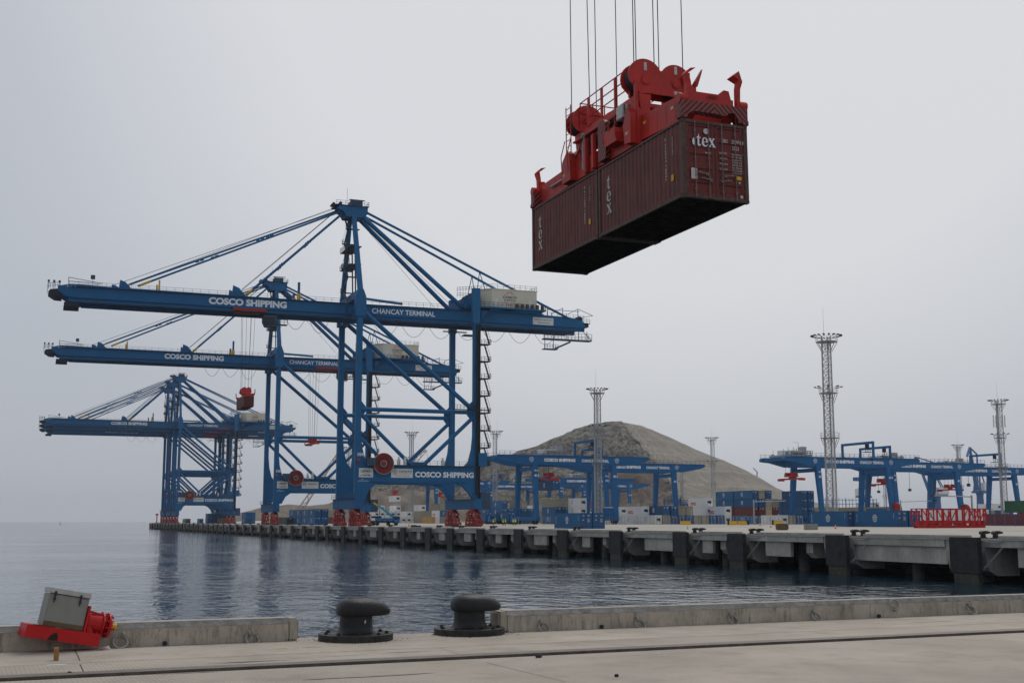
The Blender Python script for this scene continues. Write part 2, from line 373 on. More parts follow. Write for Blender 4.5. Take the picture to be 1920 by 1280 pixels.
# --- water
m, n, b = new_mat('harbour_water'); L = n.links.new
b.inputs['Base Color'].default_value = (.008, .030, .046, 1); b.inputs['Roughness'].default_value = .07; b.inputs['IOR'].default_value = 1.33
tcn = N(n, 'ShaderNodeTexCoord')
def noise(scale, detail, mapscale=(1,1,1), rough=.5, rot=0):
    mpn = N(n, 'ShaderNodeMapping'); mpn.inputs['Scale'].default_value = mapscale; mpn.inputs['Rotation'].default_value = (0,0,rot); L(tcn.outputs['Object'], mpn.inputs[0])
    q = N(n, 'ShaderNodeTexNoise'); q.inputs['Scale'].default_value = scale; q.inputs['Detail'].default_value = detail; q.inputs['Roughness'].default_value = rough
    L(mpn.outputs[0], q.inputs['Vector']); return q.outputs['Fac']
w1 = noise(1.5, 3, (1.2, .75, 1), .55, R(20)); w2 = noise(.55, 3, (1.1, .7, 1), .55, R(8)); w3 = noise(.13, 2, (1, 1, 1), .5, R(30))
patch = noise(.016, 4, (1, 1.8, 1), .6)
def math2(op, a, b_, c=None):
    x = N(n, 'ShaderNodeMath', operation=op)
    for i, v in enumerate((a, b_, c)):
        if v is None: continue
        if isinstance(v, (int, float)): x.inputs[i].default_value = v
        else: L(v, x.inputs[i])
    return x.outputs[0]
hgt = math2('ADD', math2('MULTIPLY', w1, .45), math2('ADD', math2('MULTIPLY', w2, 1.7), math2('MULTIPLY', w3, 1.6)))
pm = N(n, 'ShaderNodeMapRange'); pm.inputs['From Min'].default_value = .38; pm.inputs['From Max'].default_value = .62; pm.inputs['To Min'].default_value = .045; pm.inputs['To Max'].default_value = .20
L(patch, pm.inputs['Value'])
bp = N(n, 'ShaderNodeBump'); bp.inputs['Distance'].default_value = 1.0
L(pm.outputs[0], bp.inputs['Strength']); L(hgt, bp.inputs['Height']); L(bp.outputs[0], b.inputs['Normal'])
M['water'] = m
structure(MB().add([(-9000,-200,WZ),(9000,-200,WZ),(9000,9000,WZ),(-9000,9000,WZ)], [(0,1,2,3)]).build('water', 'water'))

# --- far deck, ramping up a little inland, and the land behind it
xs = [QX, 100, 110, 120, 130, 140, 560]
def sheet(name, xs, y0, y1, mat, dz=0):
    v = []; f = []
    for x in xs: v += [(x, y0, gz(x)+dz), (x, y1, gz(x)+dz)]
    for i in range(len(xs)-1): f.append((2*i, 2*i+2, 2*i+3, 2*i+1))
    return structure(MB().add(v, f).build(name, mat))
sheet('quay_deck', xs, 60, QEND, 'farD')
structure(MB().add([(150,QEND,.3),(3000,QEND,.3),(3000,3200,.3),(620,3200,.3)], [(0,1,2,3)]).build('ground', 'land'))
sheet('yard_ground', [560, 1500], 60, QEND, 'farD')
structure(MB().box(QX-.05, 560, QEND-.5, QEND, WZ-1, -.03).build('quay_end_wall', 'pier'))
structure(MB().box(150, 3000, QEND+.02, QEND+1, WZ-1, -.1).build('shore_revetment', 'land'))

# --- faded painted lines and crane rails along the far quay
for i, x in enumerate((74.2, 105.1)):
    tag(MB().box(x-.09, x+.09, 62, QEND-3, -.02, .035).build('crane_rail', 'rail'), ('seaside' if i == 0 else 'landside')+' steel crane rail let into the far quay deck', 'rail', 'crane rails of the far quay')
mb = MB()
for y in range(66, 840, 14): mb.add([(77.5, y, .004), (77.75, y, .004), (77.75, y+9, .004), (77.5, y+9, .004)], [(0,1,2,3)])
structure(mb.build('painted_line', 'letterg'))

# --- far quay: fenders, deck edge, support blocks, piles
FY = [64.0, 81.7, 98.9, 116.9, 129.3, 146.6, 164.0, 181.3, 198.9, 215.5, 228.9, 246.1, 263.6, 281.5, 298.8, 316.5, 328.6, 346.0, 362.8, 381.2, 397.6, 416.3]
while FY[-1] < QEND-18: FY.append(FY[-1]+(17.4 if len(FY) % 7 else 12.4))
ORD = ['first','second','third','fourth','fifth','sixth','seventh','eighth','ninth','tenth','eleventh','twelfth','thirteenth','fourteenth','fifteenth','sixteenth','seventeenth','eighteenth','nineteenth','twentieth']
def ordn(i):
    if i < 20: return ORD[i]
    tens = ['','','twenty','thirty','forty','fifty','sixty']; k = i+1
    return tens[k//10]+('-'+ORD[k % 10-1] if k % 10 else ['','','ieth'][0]) if k % 10 else {20:'twentieth',30:'thirtieth',40:'fortieth',50:'fiftieth'}.get(k, 'last')
# quay front: beam, support blocks, closed panels, piles (pieces of one quay thing)
quay = thing('quay_wall', 'long grey concrete quay on piles across the water', 'quay', (QX, 60, 0))
def qpart(mb, name, mat): return mb.build(name, mat, quay)
Lq = QEND-60
PANELS = {(1,2): (0, 1), (2,3): (.45, .8), (3,4): (.45, .75), (4,5): (0, .62), (5,6): (.55, .75), (6,7): (.4, .8), (7,8): (.55, .75), (8,9): (.4, .7)}
ym = [y-60 for y in FY]
proto = {}
for i, y in enumerate(ym):
    # support block behind the fender, with sloping underside
    if 'blk' not in proto:
        proto['blk'] = MB().prism([(0,-.12),(0,-1.1),(.35,-2.55),(1.2,-2.95),(3.4,-2.95),(3.4,-.12)], -1.2, 3.4, 'xz').mesh('support_block', 'pier')
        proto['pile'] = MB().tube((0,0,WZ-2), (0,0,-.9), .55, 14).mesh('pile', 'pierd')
        proto['rib'] = MB().prism([(.4,-.6),(.4,-1.7),(.9,-2.2),(2.2,-2.2),(2.2,-.6)], -.55, .55, 'xz').mesh('beam_stub', 'pier')
    ob('support_block', proto['blk'], quay, (.12, y, 0))
    nxt = ym[i+1] if i+1 < len(ym) else Lq
    gap = nxt-y
    a, c = PANELS.get((i, i+1), (.42, .6) if i % 3 else (.35, .75))
    a = y+3.4+(gap-4.8)*a; c = y+3.4+(gap-4.8)*c
    qpart(MB().box(.25, .6, a, c, -2.15, -.5), 'front_panel', 'pier')
    qpart(MB().box(.02, 3.2, y+3.42, nxt-1.22, -.72 if i % 2 else -.66, -.13), 'edge_beam', 'pier')
    for dx in (2.4, 8.5, 15): ob('pile', proto['pile'], quay, (dx, y+1.2, 0)); ob('pile', proto['pile'], quay, (dx, y+1.2+gap/2, 0))
    ob('beam_stub', proto['rib'], quay, (.3, y+3.4+(gap-4.8)*.25, 0))
qpart(MB().box(-.05, 20, 0, Lq, -.12, -.004), 'deck_slab', 'pier')
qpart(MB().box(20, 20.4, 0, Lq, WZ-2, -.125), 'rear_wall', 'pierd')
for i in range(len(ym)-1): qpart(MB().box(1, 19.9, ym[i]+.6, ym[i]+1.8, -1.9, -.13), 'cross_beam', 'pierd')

# fender: black panel, rubber cone, chains
fp = MB().bbox(-.95, -.55, -1.7, 1.7, -2.75, .12, .05)
F_panel = fp.mesh('face_panel', 'rubber', True)
ln = MB()
for k in range(1, 6): ln.box(-.955, -.948, -1.6, 1.6, -2.75+k*.48, -2.735+k*.48)
F_seam = ln.mesh('panel_seam', 'dark')
F_foot = MB().bbox(-.9, -.5, -1.55, 1.35, WZ-.6, -2.76, .04).mesh('pile_foot', 'algae', True)
F_cone = MB().lathe([(.9,0),(.9,.12),(.75,.2),(.5,.4),(.5,.62)], (0,0,0), 24, 'x').mesh('rubber_cone', 'rubber', True)
def chain(p, q, sag, nlink=12, r=.035):
    mb = MB(); p = Vector(p); q = Vector(q)
    for k in range(nlink):
        t = (k+.5)/nlink; c = p.lerp(q, t)+Vector((0,0,-sag*4*t*(1-t))); d = (q-p).normalized()
        ax = d.cross(Vector((0,0,1))).normalized() if k % 2 else d.cross(d.cross(Vector((0,0,1)))).normalized()
        mb.torus(c, (q-p).length/nlink*.5, r, 8, 4, ax)
    return mb
F_ch1 = chain((-.5,-1.65,-.1), (.1,-3.6,-.15), .12, 14, .026).mesh('chain', 'grey')
F_ch2 = chain((-.5,-1.5,-2.5), (.1,-3.3,-.6), .05, 16, .026).mesh('chain', 'grey')
for i, y in enumerate(FY):
    t = thing('quay_fender', f'black fender panel on the far quay front, {ordn(i-1) if i else "half hidden one"} from the right edge', 'fender', (QX+random.uniform(-.04,.04), y, random.uniform(-.06,.04)), random.uniform(-.02,.02), 'black fenders along the far quay')
    ob('face_panel', F_panel, t); ob('pile_foot', F_foot, t)
    if i < 26:
        c = ob('rubber_cone', F_cone, t, (-.52, 0, -1.35))
        ob('panel_seam', F_seam, t)
        ob('chain', F_ch1, t); ob('chain', F_ch2, t)

# kerbs of the far quay between the bollard bays
for i in range(len(FY)-1):
    a = FY[i]+.4; c = FY[i+1]-2.9
    if c-a < 3: continue
    o = MB().bbox(QX-.05, QX+.3, a, c, .0, .25, .03).build('quay_kerb', 'pier')
    tag(o, f'low grey concrete kerb on the far quay edge, {ordn(i)} segment from the right', 'kerb', 'kerb segments of the far quay')

# ---------------------------------------------------------- the near quay
A0 = atz(0, 1222); B0 = atz(1920, 1147); e1 = (B0-A0).normalized(); e2 = Vector((e1.y, -e1.x, 0))   # e1 along the edge, e2 towards the camera
NA = math.atan2(e1.y, e1.x)
def NQ(px, py, z=0):
    p = atz(px, py, z)-A0; return p.dot(e1), p.dot(e2)
near_T = Matrix.Translation(A0) @ Matrix.Rotation(NA, 4, 'Z') @ Matrix.Diagonal((1,-1,1,1))
# local near frame: x along the edge, y towards the camera (mirrored), z up.  Use mb.xf(near_T)
def NB(): return MB().xf(near_T)
s0, t0 = NQ(0, 1277); g_t = t0; g_t1 = NQ(1920, 1184)[1]
GT = (g_t+g_t1)/2
jt = (NQ(0,1252)[1]+NQ(1920,1163)[1])/2
M['deck2'] = concrete('near_deck_brushed_concrete', (.315, .272, .222), (.455, .398, .33), .55, .42, (.15, .128, .105), .5, groove=(150*e1.x, 150*e1.y, 0))
M['deck3'] = concrete('near_deck_strip_concrete', (.33, .285, .235), (.455, .398, .33), .8, .5, (.15, .13, .108), .4)
structure(NB().box(-14, 40, -.32, jt-.012, -1.2, 0).build('quay_edge_strip', 'deck3'))
structure(NB().box(-14, 40, jt+.012, GT-.30, -1.2, 0).build('quay_strip', 'deck2'))
structure(NB().box(-14, 40, GT+.075, 40, -1.2, .004).build('near_quay_deck', 'deck2'))
structure(NB().box(-14, 40, -.31, 40, -4.8, -1.2).build('near_quay_wall', 'pier'))
structure(NB().box(-14, 40, jt-.012, jt+.012, -.3, -.012).build('joint_sealant', 'letterg'))
structure(NB().box(-14, 40, GT-.30, GT+.075, -1.2, -.06).build('rail_slot', 'rust'))
o = NB().box(-14, 40, GT-.28, GT-.06, -.06, .02).build('crane_rail', 'rail'); tag(o, 'long worn steel rail in a dark slot across the near quay', 'rail')
# cracks and joints across the near deck
def jitter_line(p0, p1, w, nseg, amp, z, name, mat):
    mb = MB(); p0 = Vector(p0); p1 = Vector(p1); d = p1-p0; nn = Vector((-d.y, d.x)).normalized(); pts = []
    for k in range(nseg+1): pts.append(p0+d*k/nseg+nn*random.uniform(-amp, amp))
    for a, c in zip(pts, pts[1:]): mb.add([(a.x-nn.x*w, a.y-nn.y*w, z), (c.x-nn.x*w, c.y-nn.y*w, z), (c.x+nn.x*w, c.y+nn.y*w, z), (a.x+nn.x*w, a.y+nn.y*w, z)], [(0,1,2,3)])
    mb2 = MB(); mb2.add([near_T @ Vector(v) for v in mb.v], mb.f); return structure(mb2.build(name, mat))
jitter_line(NQ(910,1242), NQ(1060,1279), .003, 8, .004, .0085, 'expansion_joint', 'rust')
jitter_line(NQ(140,1218), NQ(150,1238), .004, 3, .002, .0045, 'expansion_joint', 'rust')
jitter_line(NQ(150,1245), NQ(158,1262), .004, 3, .002, .0045, 'expansion_joint', 'rust')
jitter_line(NQ(825,1214), NQ(862,1226), .002, 3, .002, .0045, 'expansion_joint', 'rust')

# yellow paint traces
def splat(px, py, w, d, mat, name, nn=9, z=.0047):
    s, t = NQ(px, py); mb = NB()
    pts = [(s+math.cos(2*math.pi*k/nn)*w*random.uniform(.6,1.1), t+math.sin(2*math.pi*k/nn)*d*random.uniform(.5,1.1), z) for k in range(nn)]
    mb.add(pts, [tuple(range(nn))]); return structure(mb.build(name, mat))
M['ypaint'] = paint('worn_yellow_road_paint', (.62, .43, .10), .9, var=.3, scale=25)
for px, py, w, d in ((530,1215,.09,.02),(555,1214,.05,.012),(578,1213,.10,.02),(597,1212,.05,.015),(974,1196,.05,.02),(999,1194,.06,.02),(1027,1193,.08,.02)):
    splat(px, py, w, d, 'ypaint', 'worn_yellow_paint')
M['stainm'] = paint('rusty_stain', (.20, .145, .10), .9, var=.3, scale=9)
splat(470, 1240, .45, .025, 'stainm', 'rust_stain', 15)
M['dampm'] = paint('old_oil_stain', (.285, .248, .205), .8, var=.12, scale=6)
for px, py, w, d in ((760,1222,.35,.02),(1240,1226,.5,.03),(350,1262,.4,.02),(700,1268,.7,.05),(1750,1165,.5,.02),(640,1229,.3,.012)):
    splat(px, py, w, d, 'dampm', 'oil_stain', 17, .0086 if py > 1240 else .0048)
# small drain holes and debris on the deck
for px, py in ((1127,1175),(310,1208),(1669,1157)):
    s, t = NQ(px, py+3); mb = NB(); mb.lathe([(.026,0),(.026,.03)], (s, .005, .03), 10, 'y'); o = mb.build('drain_hole', 'dark'); tag(o, f'small round drain hole at the foot of the kerb, {"left of the bollards" if px<600 else "right of the bollards" if px<1300 else "under the raised ring"}', 'drain hole')
for px, py, w in ((1010,1233,.035),(1156,1269,.02),(130,1264,.02)):
    s, t = NQ(px, py); o = NB().bbox(s-w, s+w, t-.012, t+.012, .004, .03, .006).build('debris_chip', 'dark'); tag(o, {1010:'thin dark chip lying just below the rail', 1156:'small dark lump on the bare deck at the bottom', 130:'small dark chip beside the rail at the left'}[px], 'debris')
s, t = NQ(105,1246); structure(NB().box(s-.09, s+.09, t-.015, t+.015, .0005, .005).build('white_paint_mark', 'letter'))

# kerbs with steel nosing
def kerb(s0, s1, label, endleft, endright):
    t = thing('quay_kerb', label, 'kerb', A0, NA)
    body0 = s0+(.125 if endleft else 0); body1 = s1-(.125 if endright else 0)
    mb = MB(); T = Matrix.Diagonal((1,-1,1,1)); mb.xf(T)
    mb.prism([(0,.002),(0,.205),(-.055,.262),(-.27,.262),(-.30,.23),(-.30,.002)], body0, body1, 'yz')
    # roughen the long face
    mb.build('kerb_body', 'kerbc', t)
    MB().xf(T).prism([(.004,.203),(-.053,.264),(-.075,.264),(-.02,.195)], body0, body1, 'yz').build('steel_nosing', 'nosing', t)
    MB().xf(T).prism([(-.10,.2645),(-.27,.2645),(-.27,.263),(-.10,.263)], body0, body1, 'yz').build('capping', 'deck3', t)
    if endleft: MB().xf(T).bbox(s0, s0+.125, -.30, .006, .002, .262, .02).build('end_block', 'kerbend', t)
    if endright: MB().xf(T).bbox(s1-.125, s1, -.30, .006, .002, .262, .02).build('end_block', 'kerbend', t)
    return t
kerb(-12, NQ(556,1199)[0], 'stained concrete quay kerb ending left of the bollards', False, True)
kerb(NQ(928,1184)[0], 38, 'long stained concrete quay kerb right of the bollards', True, False)

# mooring rings
def ring(px, py, label, up=False, lean=0):
    s, t = NQ(px, 1222-75*px/1920); z = CAMZ*(1-(py-976.3)/(1222-75*px/1920-976.3))
    o = thing('mooring_ring', label, 'ring', near_T @ Vector((s, .0, z)), NA, 'mooring rings on the near kerb')
    zz = .035 if not up else -.035
    mb = MB(); mb.torus((0, -.02, 0), .028, .011, 12, 6, (1,0,.2)); mb.tube((0,0,0), (0,-.02,0), .018, 8); mb.build('staple', 'ring', o, True)
    mb = MB(); c = (lean*.035, -.048, -.072 if not up else .066)
    mb.torus(c, .079, .0125, 28, 8, (.1+lean*.08, -.78, .62 if not up else .25)); mb.build('ring', 'ring', o, True)
    return o
for px, py, lab, up, ln_ in ((230,1190,'mooring ring beside the tilted red machine',0,-1),(466,1186,'mooring ring near the end of the left kerb',0,1),(1013,1166,'first mooring ring right of the bollards',0,1),(1193,1160,'second mooring ring right of the bollards',0,1),
    (1368,1152,'mooring ring hanging left of the raised one',0,1),(1676,1141,'raised mooring ring standing up on its staple',1,-.5),(1524,1147,'mooring ring third from the right edge',0,1),(1815,1134,'rightmost hanging mooring ring on the kerb',0,1)):
    ring(px, py, lab, bool(up), ln_)

# ================================================================== NEAR OBJECTS
# ---- bollards
def bollard_head():
    # lofted cap, wider towards +x ; rings of (z, shape scale, centre)
    mb = MB(); n = 40; prof = [(.295,.62),(.283,.84),(.288,.94),(.31,.985),(.35,1.0),(.39,.99),(.425,.935),(.453,.83),(.474,.67),(.488,.47),(.495,.27),(.497,.1)]
    vs = []; fs = []
    for z, k in prof:
        for i in range(n):
            t = 2*math.pi*i/n; c, s_ = math.cos(t), math.sin(t)
            rx = .425 if c > 0 else .235
            ex = abs(c)**.86*(1 if c > 0 else -1); ey = abs(s_)**.9*(1 if s_ > 0 else -1)
            dz = -.045*max(0, c)**2*(k**1.5) if z > .37 else 0
            dz += (-.018*max(0, c)**1.5 if z > .30 and z <= .40 else 0)*0
            vs.append((rx*ex*k, .235*ey*k*(1-.18*max(0, c)), z+dz))
    for a in range(len(prof)-1):
        for i in range(n):
            j = (i+1) % n; fs.append((a*n+i, a*n+j, (a+1)*n+j, (a+1)*n+i))
    fs.append(tuple(range(n-1,-1,-1))); fs.append(tuple((len(prof)-1)*n+i for i in range(n)))
    return mb.add(vs, fs).mesh('head', 'black', True)
B_head = bollard_head()
B_post = MB().lathe([(.30,.075),(.255,.082),(.225,.10),(.205,.135),(.196,.18),(.195,.31)], (0,0,0), 36).mesh('post', 'black', True)
def chamf_circle(r, r2):  # flange, round with flattened seaward side
    pts = []
    for i in range(44):
        t = 2*math.pi*i/44; x, y = r*math.cos(t), r*math.sin(t)
        pts.append((x, min(y, r2)))
    return pts
B_fl = MB().prism(chamf_circle(.445, .33), .0, .075, 'xy').mesh('flange', 'blackr')
B_bolt = MB().lathe([(.024,0),(.024,.022),(.013,.023),(.013,.030),(0,.031)], (0,0,.075), 6).mesh('bolt', 'blackr')
B_slot = MB().lathe([(.03,.0752),(.03,.0757)], (0,0,0), 10, 'z', 1.7).mesh('bolt_recess', 'rust')
def bollard(px, py, label, tilt):
    s, t = NQ(px, py); p = near_T @ Vector((s, t, .0))
    o = thing('mooring_bollard', label, 'bollard', p, NA+R(tilt), 'black 150T bollards on the near quay')
    ob('flange', B_fl, o); ob('post', B_post, o); h = ob('head', B_head, o)
    for k in range(9):
        a = R(20+40*k); x, y = .365*math.cos(a), .365*math.sin(a)
        if y > .29: y = .28
        ob('bolt', B_bolt, o, (x, y, 0), rot=(0,0,random.random())); ob('bolt_recess', B_slot, o, (x+.028, y, 0))
    text('150T', (-.075, -.222, .402), (1,0,-.04), (0,.80,.62), .17, .06, h, 'rust', .03)
    MB().lathe([(.07,0),(.068,.006),(.0,.007)], (.0,0,.493), 24, 'z', 1.5).build('crown_plate', 'black', h)
    return o
bo = bollard(667, 1198.5, 'black mooring bollard with a pale chip on its post, nearer the left kerb', 0)
MB().add([(.045,-.1985,.20),(.062,-.193,.205),(.066,-.192,.235),(.052,-.197,.246),(.043,-.1995,.225)], [(0,1,2,3,4)]).build('chipped_spot', 'letterg', bo)
bollard(880, 1187.5, 'black mooring bollard standing just left of the long right kerb', 2)
# grit round the flanges
mb = NB()
for px, py in ((667,1198),(880,1187)):
    s, t = NQ(px, py)
    for k in range(90):
        a = random.uniform(0, 6.28); r_ = .46+abs(random.gauss(0, .10)); q = random.uniform(.002, .006)
        x, y = s+r_*math.cos(a), t+r_*math.sin(a)
        if y < -.25: continue
        mb.box(x-q, x+q, y-q, y+q, .0, q)
o = mb.build('grit', 'rust'); o['kind'] = 'stuff'

# ---- tilted red machine with the grey cabinet
mp_ = atz(110, 1222); t = thing('cable_guide_machine', 'red tilted machine base with grey cabinet and flanged drum on a wood block', 'machine', (mp_.x, mp_.y, 0), NA)
MX = Matrix.Translation((0,0,.145)) @ Matrix.Rotation(R(10.6), 4, 'Y') @ Matrix.Rotation(R(-2), 4, 'X') @ Matrix.Rotation(R(9), 4, 'Z')
def MM(): return MB().xf(MX)
# base tray: x -.40.. .42 ; y 0 .. .34 (away) ; z -.02 .. .13
x0, x1, y0, y1 = -.370, .425, -.02, .30
b_ = MM(); b_.box(x0, x1, y0, y0+.012, -.03, .105); b_.box(x0, x1, y1-.012, y1, -.03, .105); b_.box(x0, x0+.012, y0+.013, y1-.013, -.03, .105); b_.box(x1-.012, x1, y0+.013, y1-.013, -.03, .105)
b_.box(x0+.013, x1-.013, y0+.013, y1-.013, -.028, -.018); b_.box(x0+.013, x0+.085, y0+.013, y1-.013, .097, .1045); b_.box(.285, x1-.013, y0+.013, y1-.013, .097, .1045)
b_.build('base_tray', 'redm', t)
MM().add([(-.13,y0-.0015,-.028),(-.02,y0-.0015,-.028),(-.028,y0-.0015,.03),(-.05,y0-.0015,.06),(-.08,y0-.0015,.045),(-.11,y0-.0015,.02)], [(0,1,2,3,4,5)]).build('scorch_mark', 'rust', t)
cb = MM().bbox(-.205, .225, .01, .27, .11, .455, .006).build('cabinet', 'box', t)
MM().bbox(-.213, .235, .0, .28, .462, .515, .006).build('cabinet_lid', 'boxl', t)
MM().box(-.208, .23, .003, .008, .455, .4615).build('lid_gap', 'dark', cb)
MM().box(-.206, .226, .0085, .0098, .11, .165).build('dusty_band', 'brown', cb)
for x in (-.15, .125):
    l = MM(); l.box(x-.011, x+.011, -.010, -.0005, .44, .485); l.box(x-.008, x+.008, -.016, -.006, .385, .452); l.tube((x-.013,-.01,.405), (x+.013,-.01,.405), .009, 8); l.tube((x,-.012,.40), (x,-.012,.365), .006, 6); l.build('latch', 'dark', cb)
MM().box(-.09, .04, .13, .17, .5152, .5156).build('faded_label', 'cbeige', cb)
# flange plate and drum, axis along +x
MM().box(.232, .256, -.01, .29, .09, .385).build('mount_plate', 'redm', t)
pl = MM().lathe([(.10,.257),(.135,.262),(.14,.27),(.118,.275),(.112,.40),(.118,.425),(.14,.43),(.14,.442),(.10,.444)], (0,.14,.205), 28, 'x').build('drum', 'redm', t, True)
mb = MM()
for k in range(6):
    a = k*math.pi/3; mb.bar((.26,.14+.14*math.cos(a),.205+.14*math.sin(a)), (.44,.14+.112*math.cos(a),.205+.112*math.sin(a)), .012, .03)
mb.prism([(.27,.09),(.36,.09),(.33,.14),(.27,.20)], .012, .026, 'xz'); mb.prism([(.27,.09),(.36,.09),(.33,.14),(.27,.20)], .25, .265, 'xz')
mb.build('gusset', 'redm', t)
MM().lathe([(.05,.445),(.07,.45),(.07,.475),(.085,.48),(.085,.49),(.06,.492),(.06,.51)], (0,.14,.205), 20, 'x').build('coupling', 'redm', t, True)
MM().lathe([(.06,.500),(.135,.500),(.135,.516),(.06,.516)], (0,.14,.205), 28, 'x').build('outer_flange', 'redm', t)
MM().lathe([(.075,.517),(.09,.52),(.085,.545),(.04,.55),(.04,.565),(0,.566)], (0,.14,.205), 18, 'x').build('hub', 'redm', t, True)
for k in range(10):
    a = k*math.pi/5+.2; y, z = .14+.115*math.cos(a), .205+.115*math.sin(a)
    MM().tube((.47,y,z), (.552,y,z), .0075, 6).tube((.517,y,z), (.532,y,z), .015, 6).tube((.484,y,z), (.499,y,z), .015, 6).build('stud_bolt', 'redm', t)
for k in range(3):
    a = k*2.1+1.3; y, z = .14+.09*math.cos(a), .205+.09*math.sin(a)
    MM().tube((.53,y,z), (.575,y,z), .018, 8, .010).build('clamp', 'redm', t)
MM().tube((.545,.14,.205), (.60,.14,.205), .030, 12, .028).lathe([(.036,.592),(.036,.612),(0,.618)], (0,.14,.205), 8, 'x').build('yellow_plug', 'yellow', t, True)
for x in (.30, .335, .39): MM().tube((x,.02,.1045), (x,.02,.122), .012, 6).build('base_bolt', 'redm', t)
wp = atz(105.5, 1238)
o = MB().xf(Matrix.Translation((wp.x, wp.y+.05, 0)) @ Matrix.Rotation(.1, 4, 'Z')).bbox(-.021, .021, -.03, .05, .004, .125, .003).build('timber_block', 'wood'); tag(o, 'small upright timber block propping the red machine base', 'wood block')
pp = atz(195, 1218); mb = MB().xf(Matrix.Translation((pp.x, pp.y, 0)))
pts = [(-.08,0,.004),(-.03,-.03,.035),(.02,-.01,.02),(.05,.03,.045),(.0,.06,.03),(-.06,.05,.01),(.075,.01,.006)]
mb.add(pts, [(0,1,2),(0,2,5),(2,3,4),(2,4,5),(1,6,2),(2,6,3)]); o = mb.build('crumpled_paper', 'paper'); tag(o, 'scrap of crumpled pale paper behind the red machine base', 'litter')

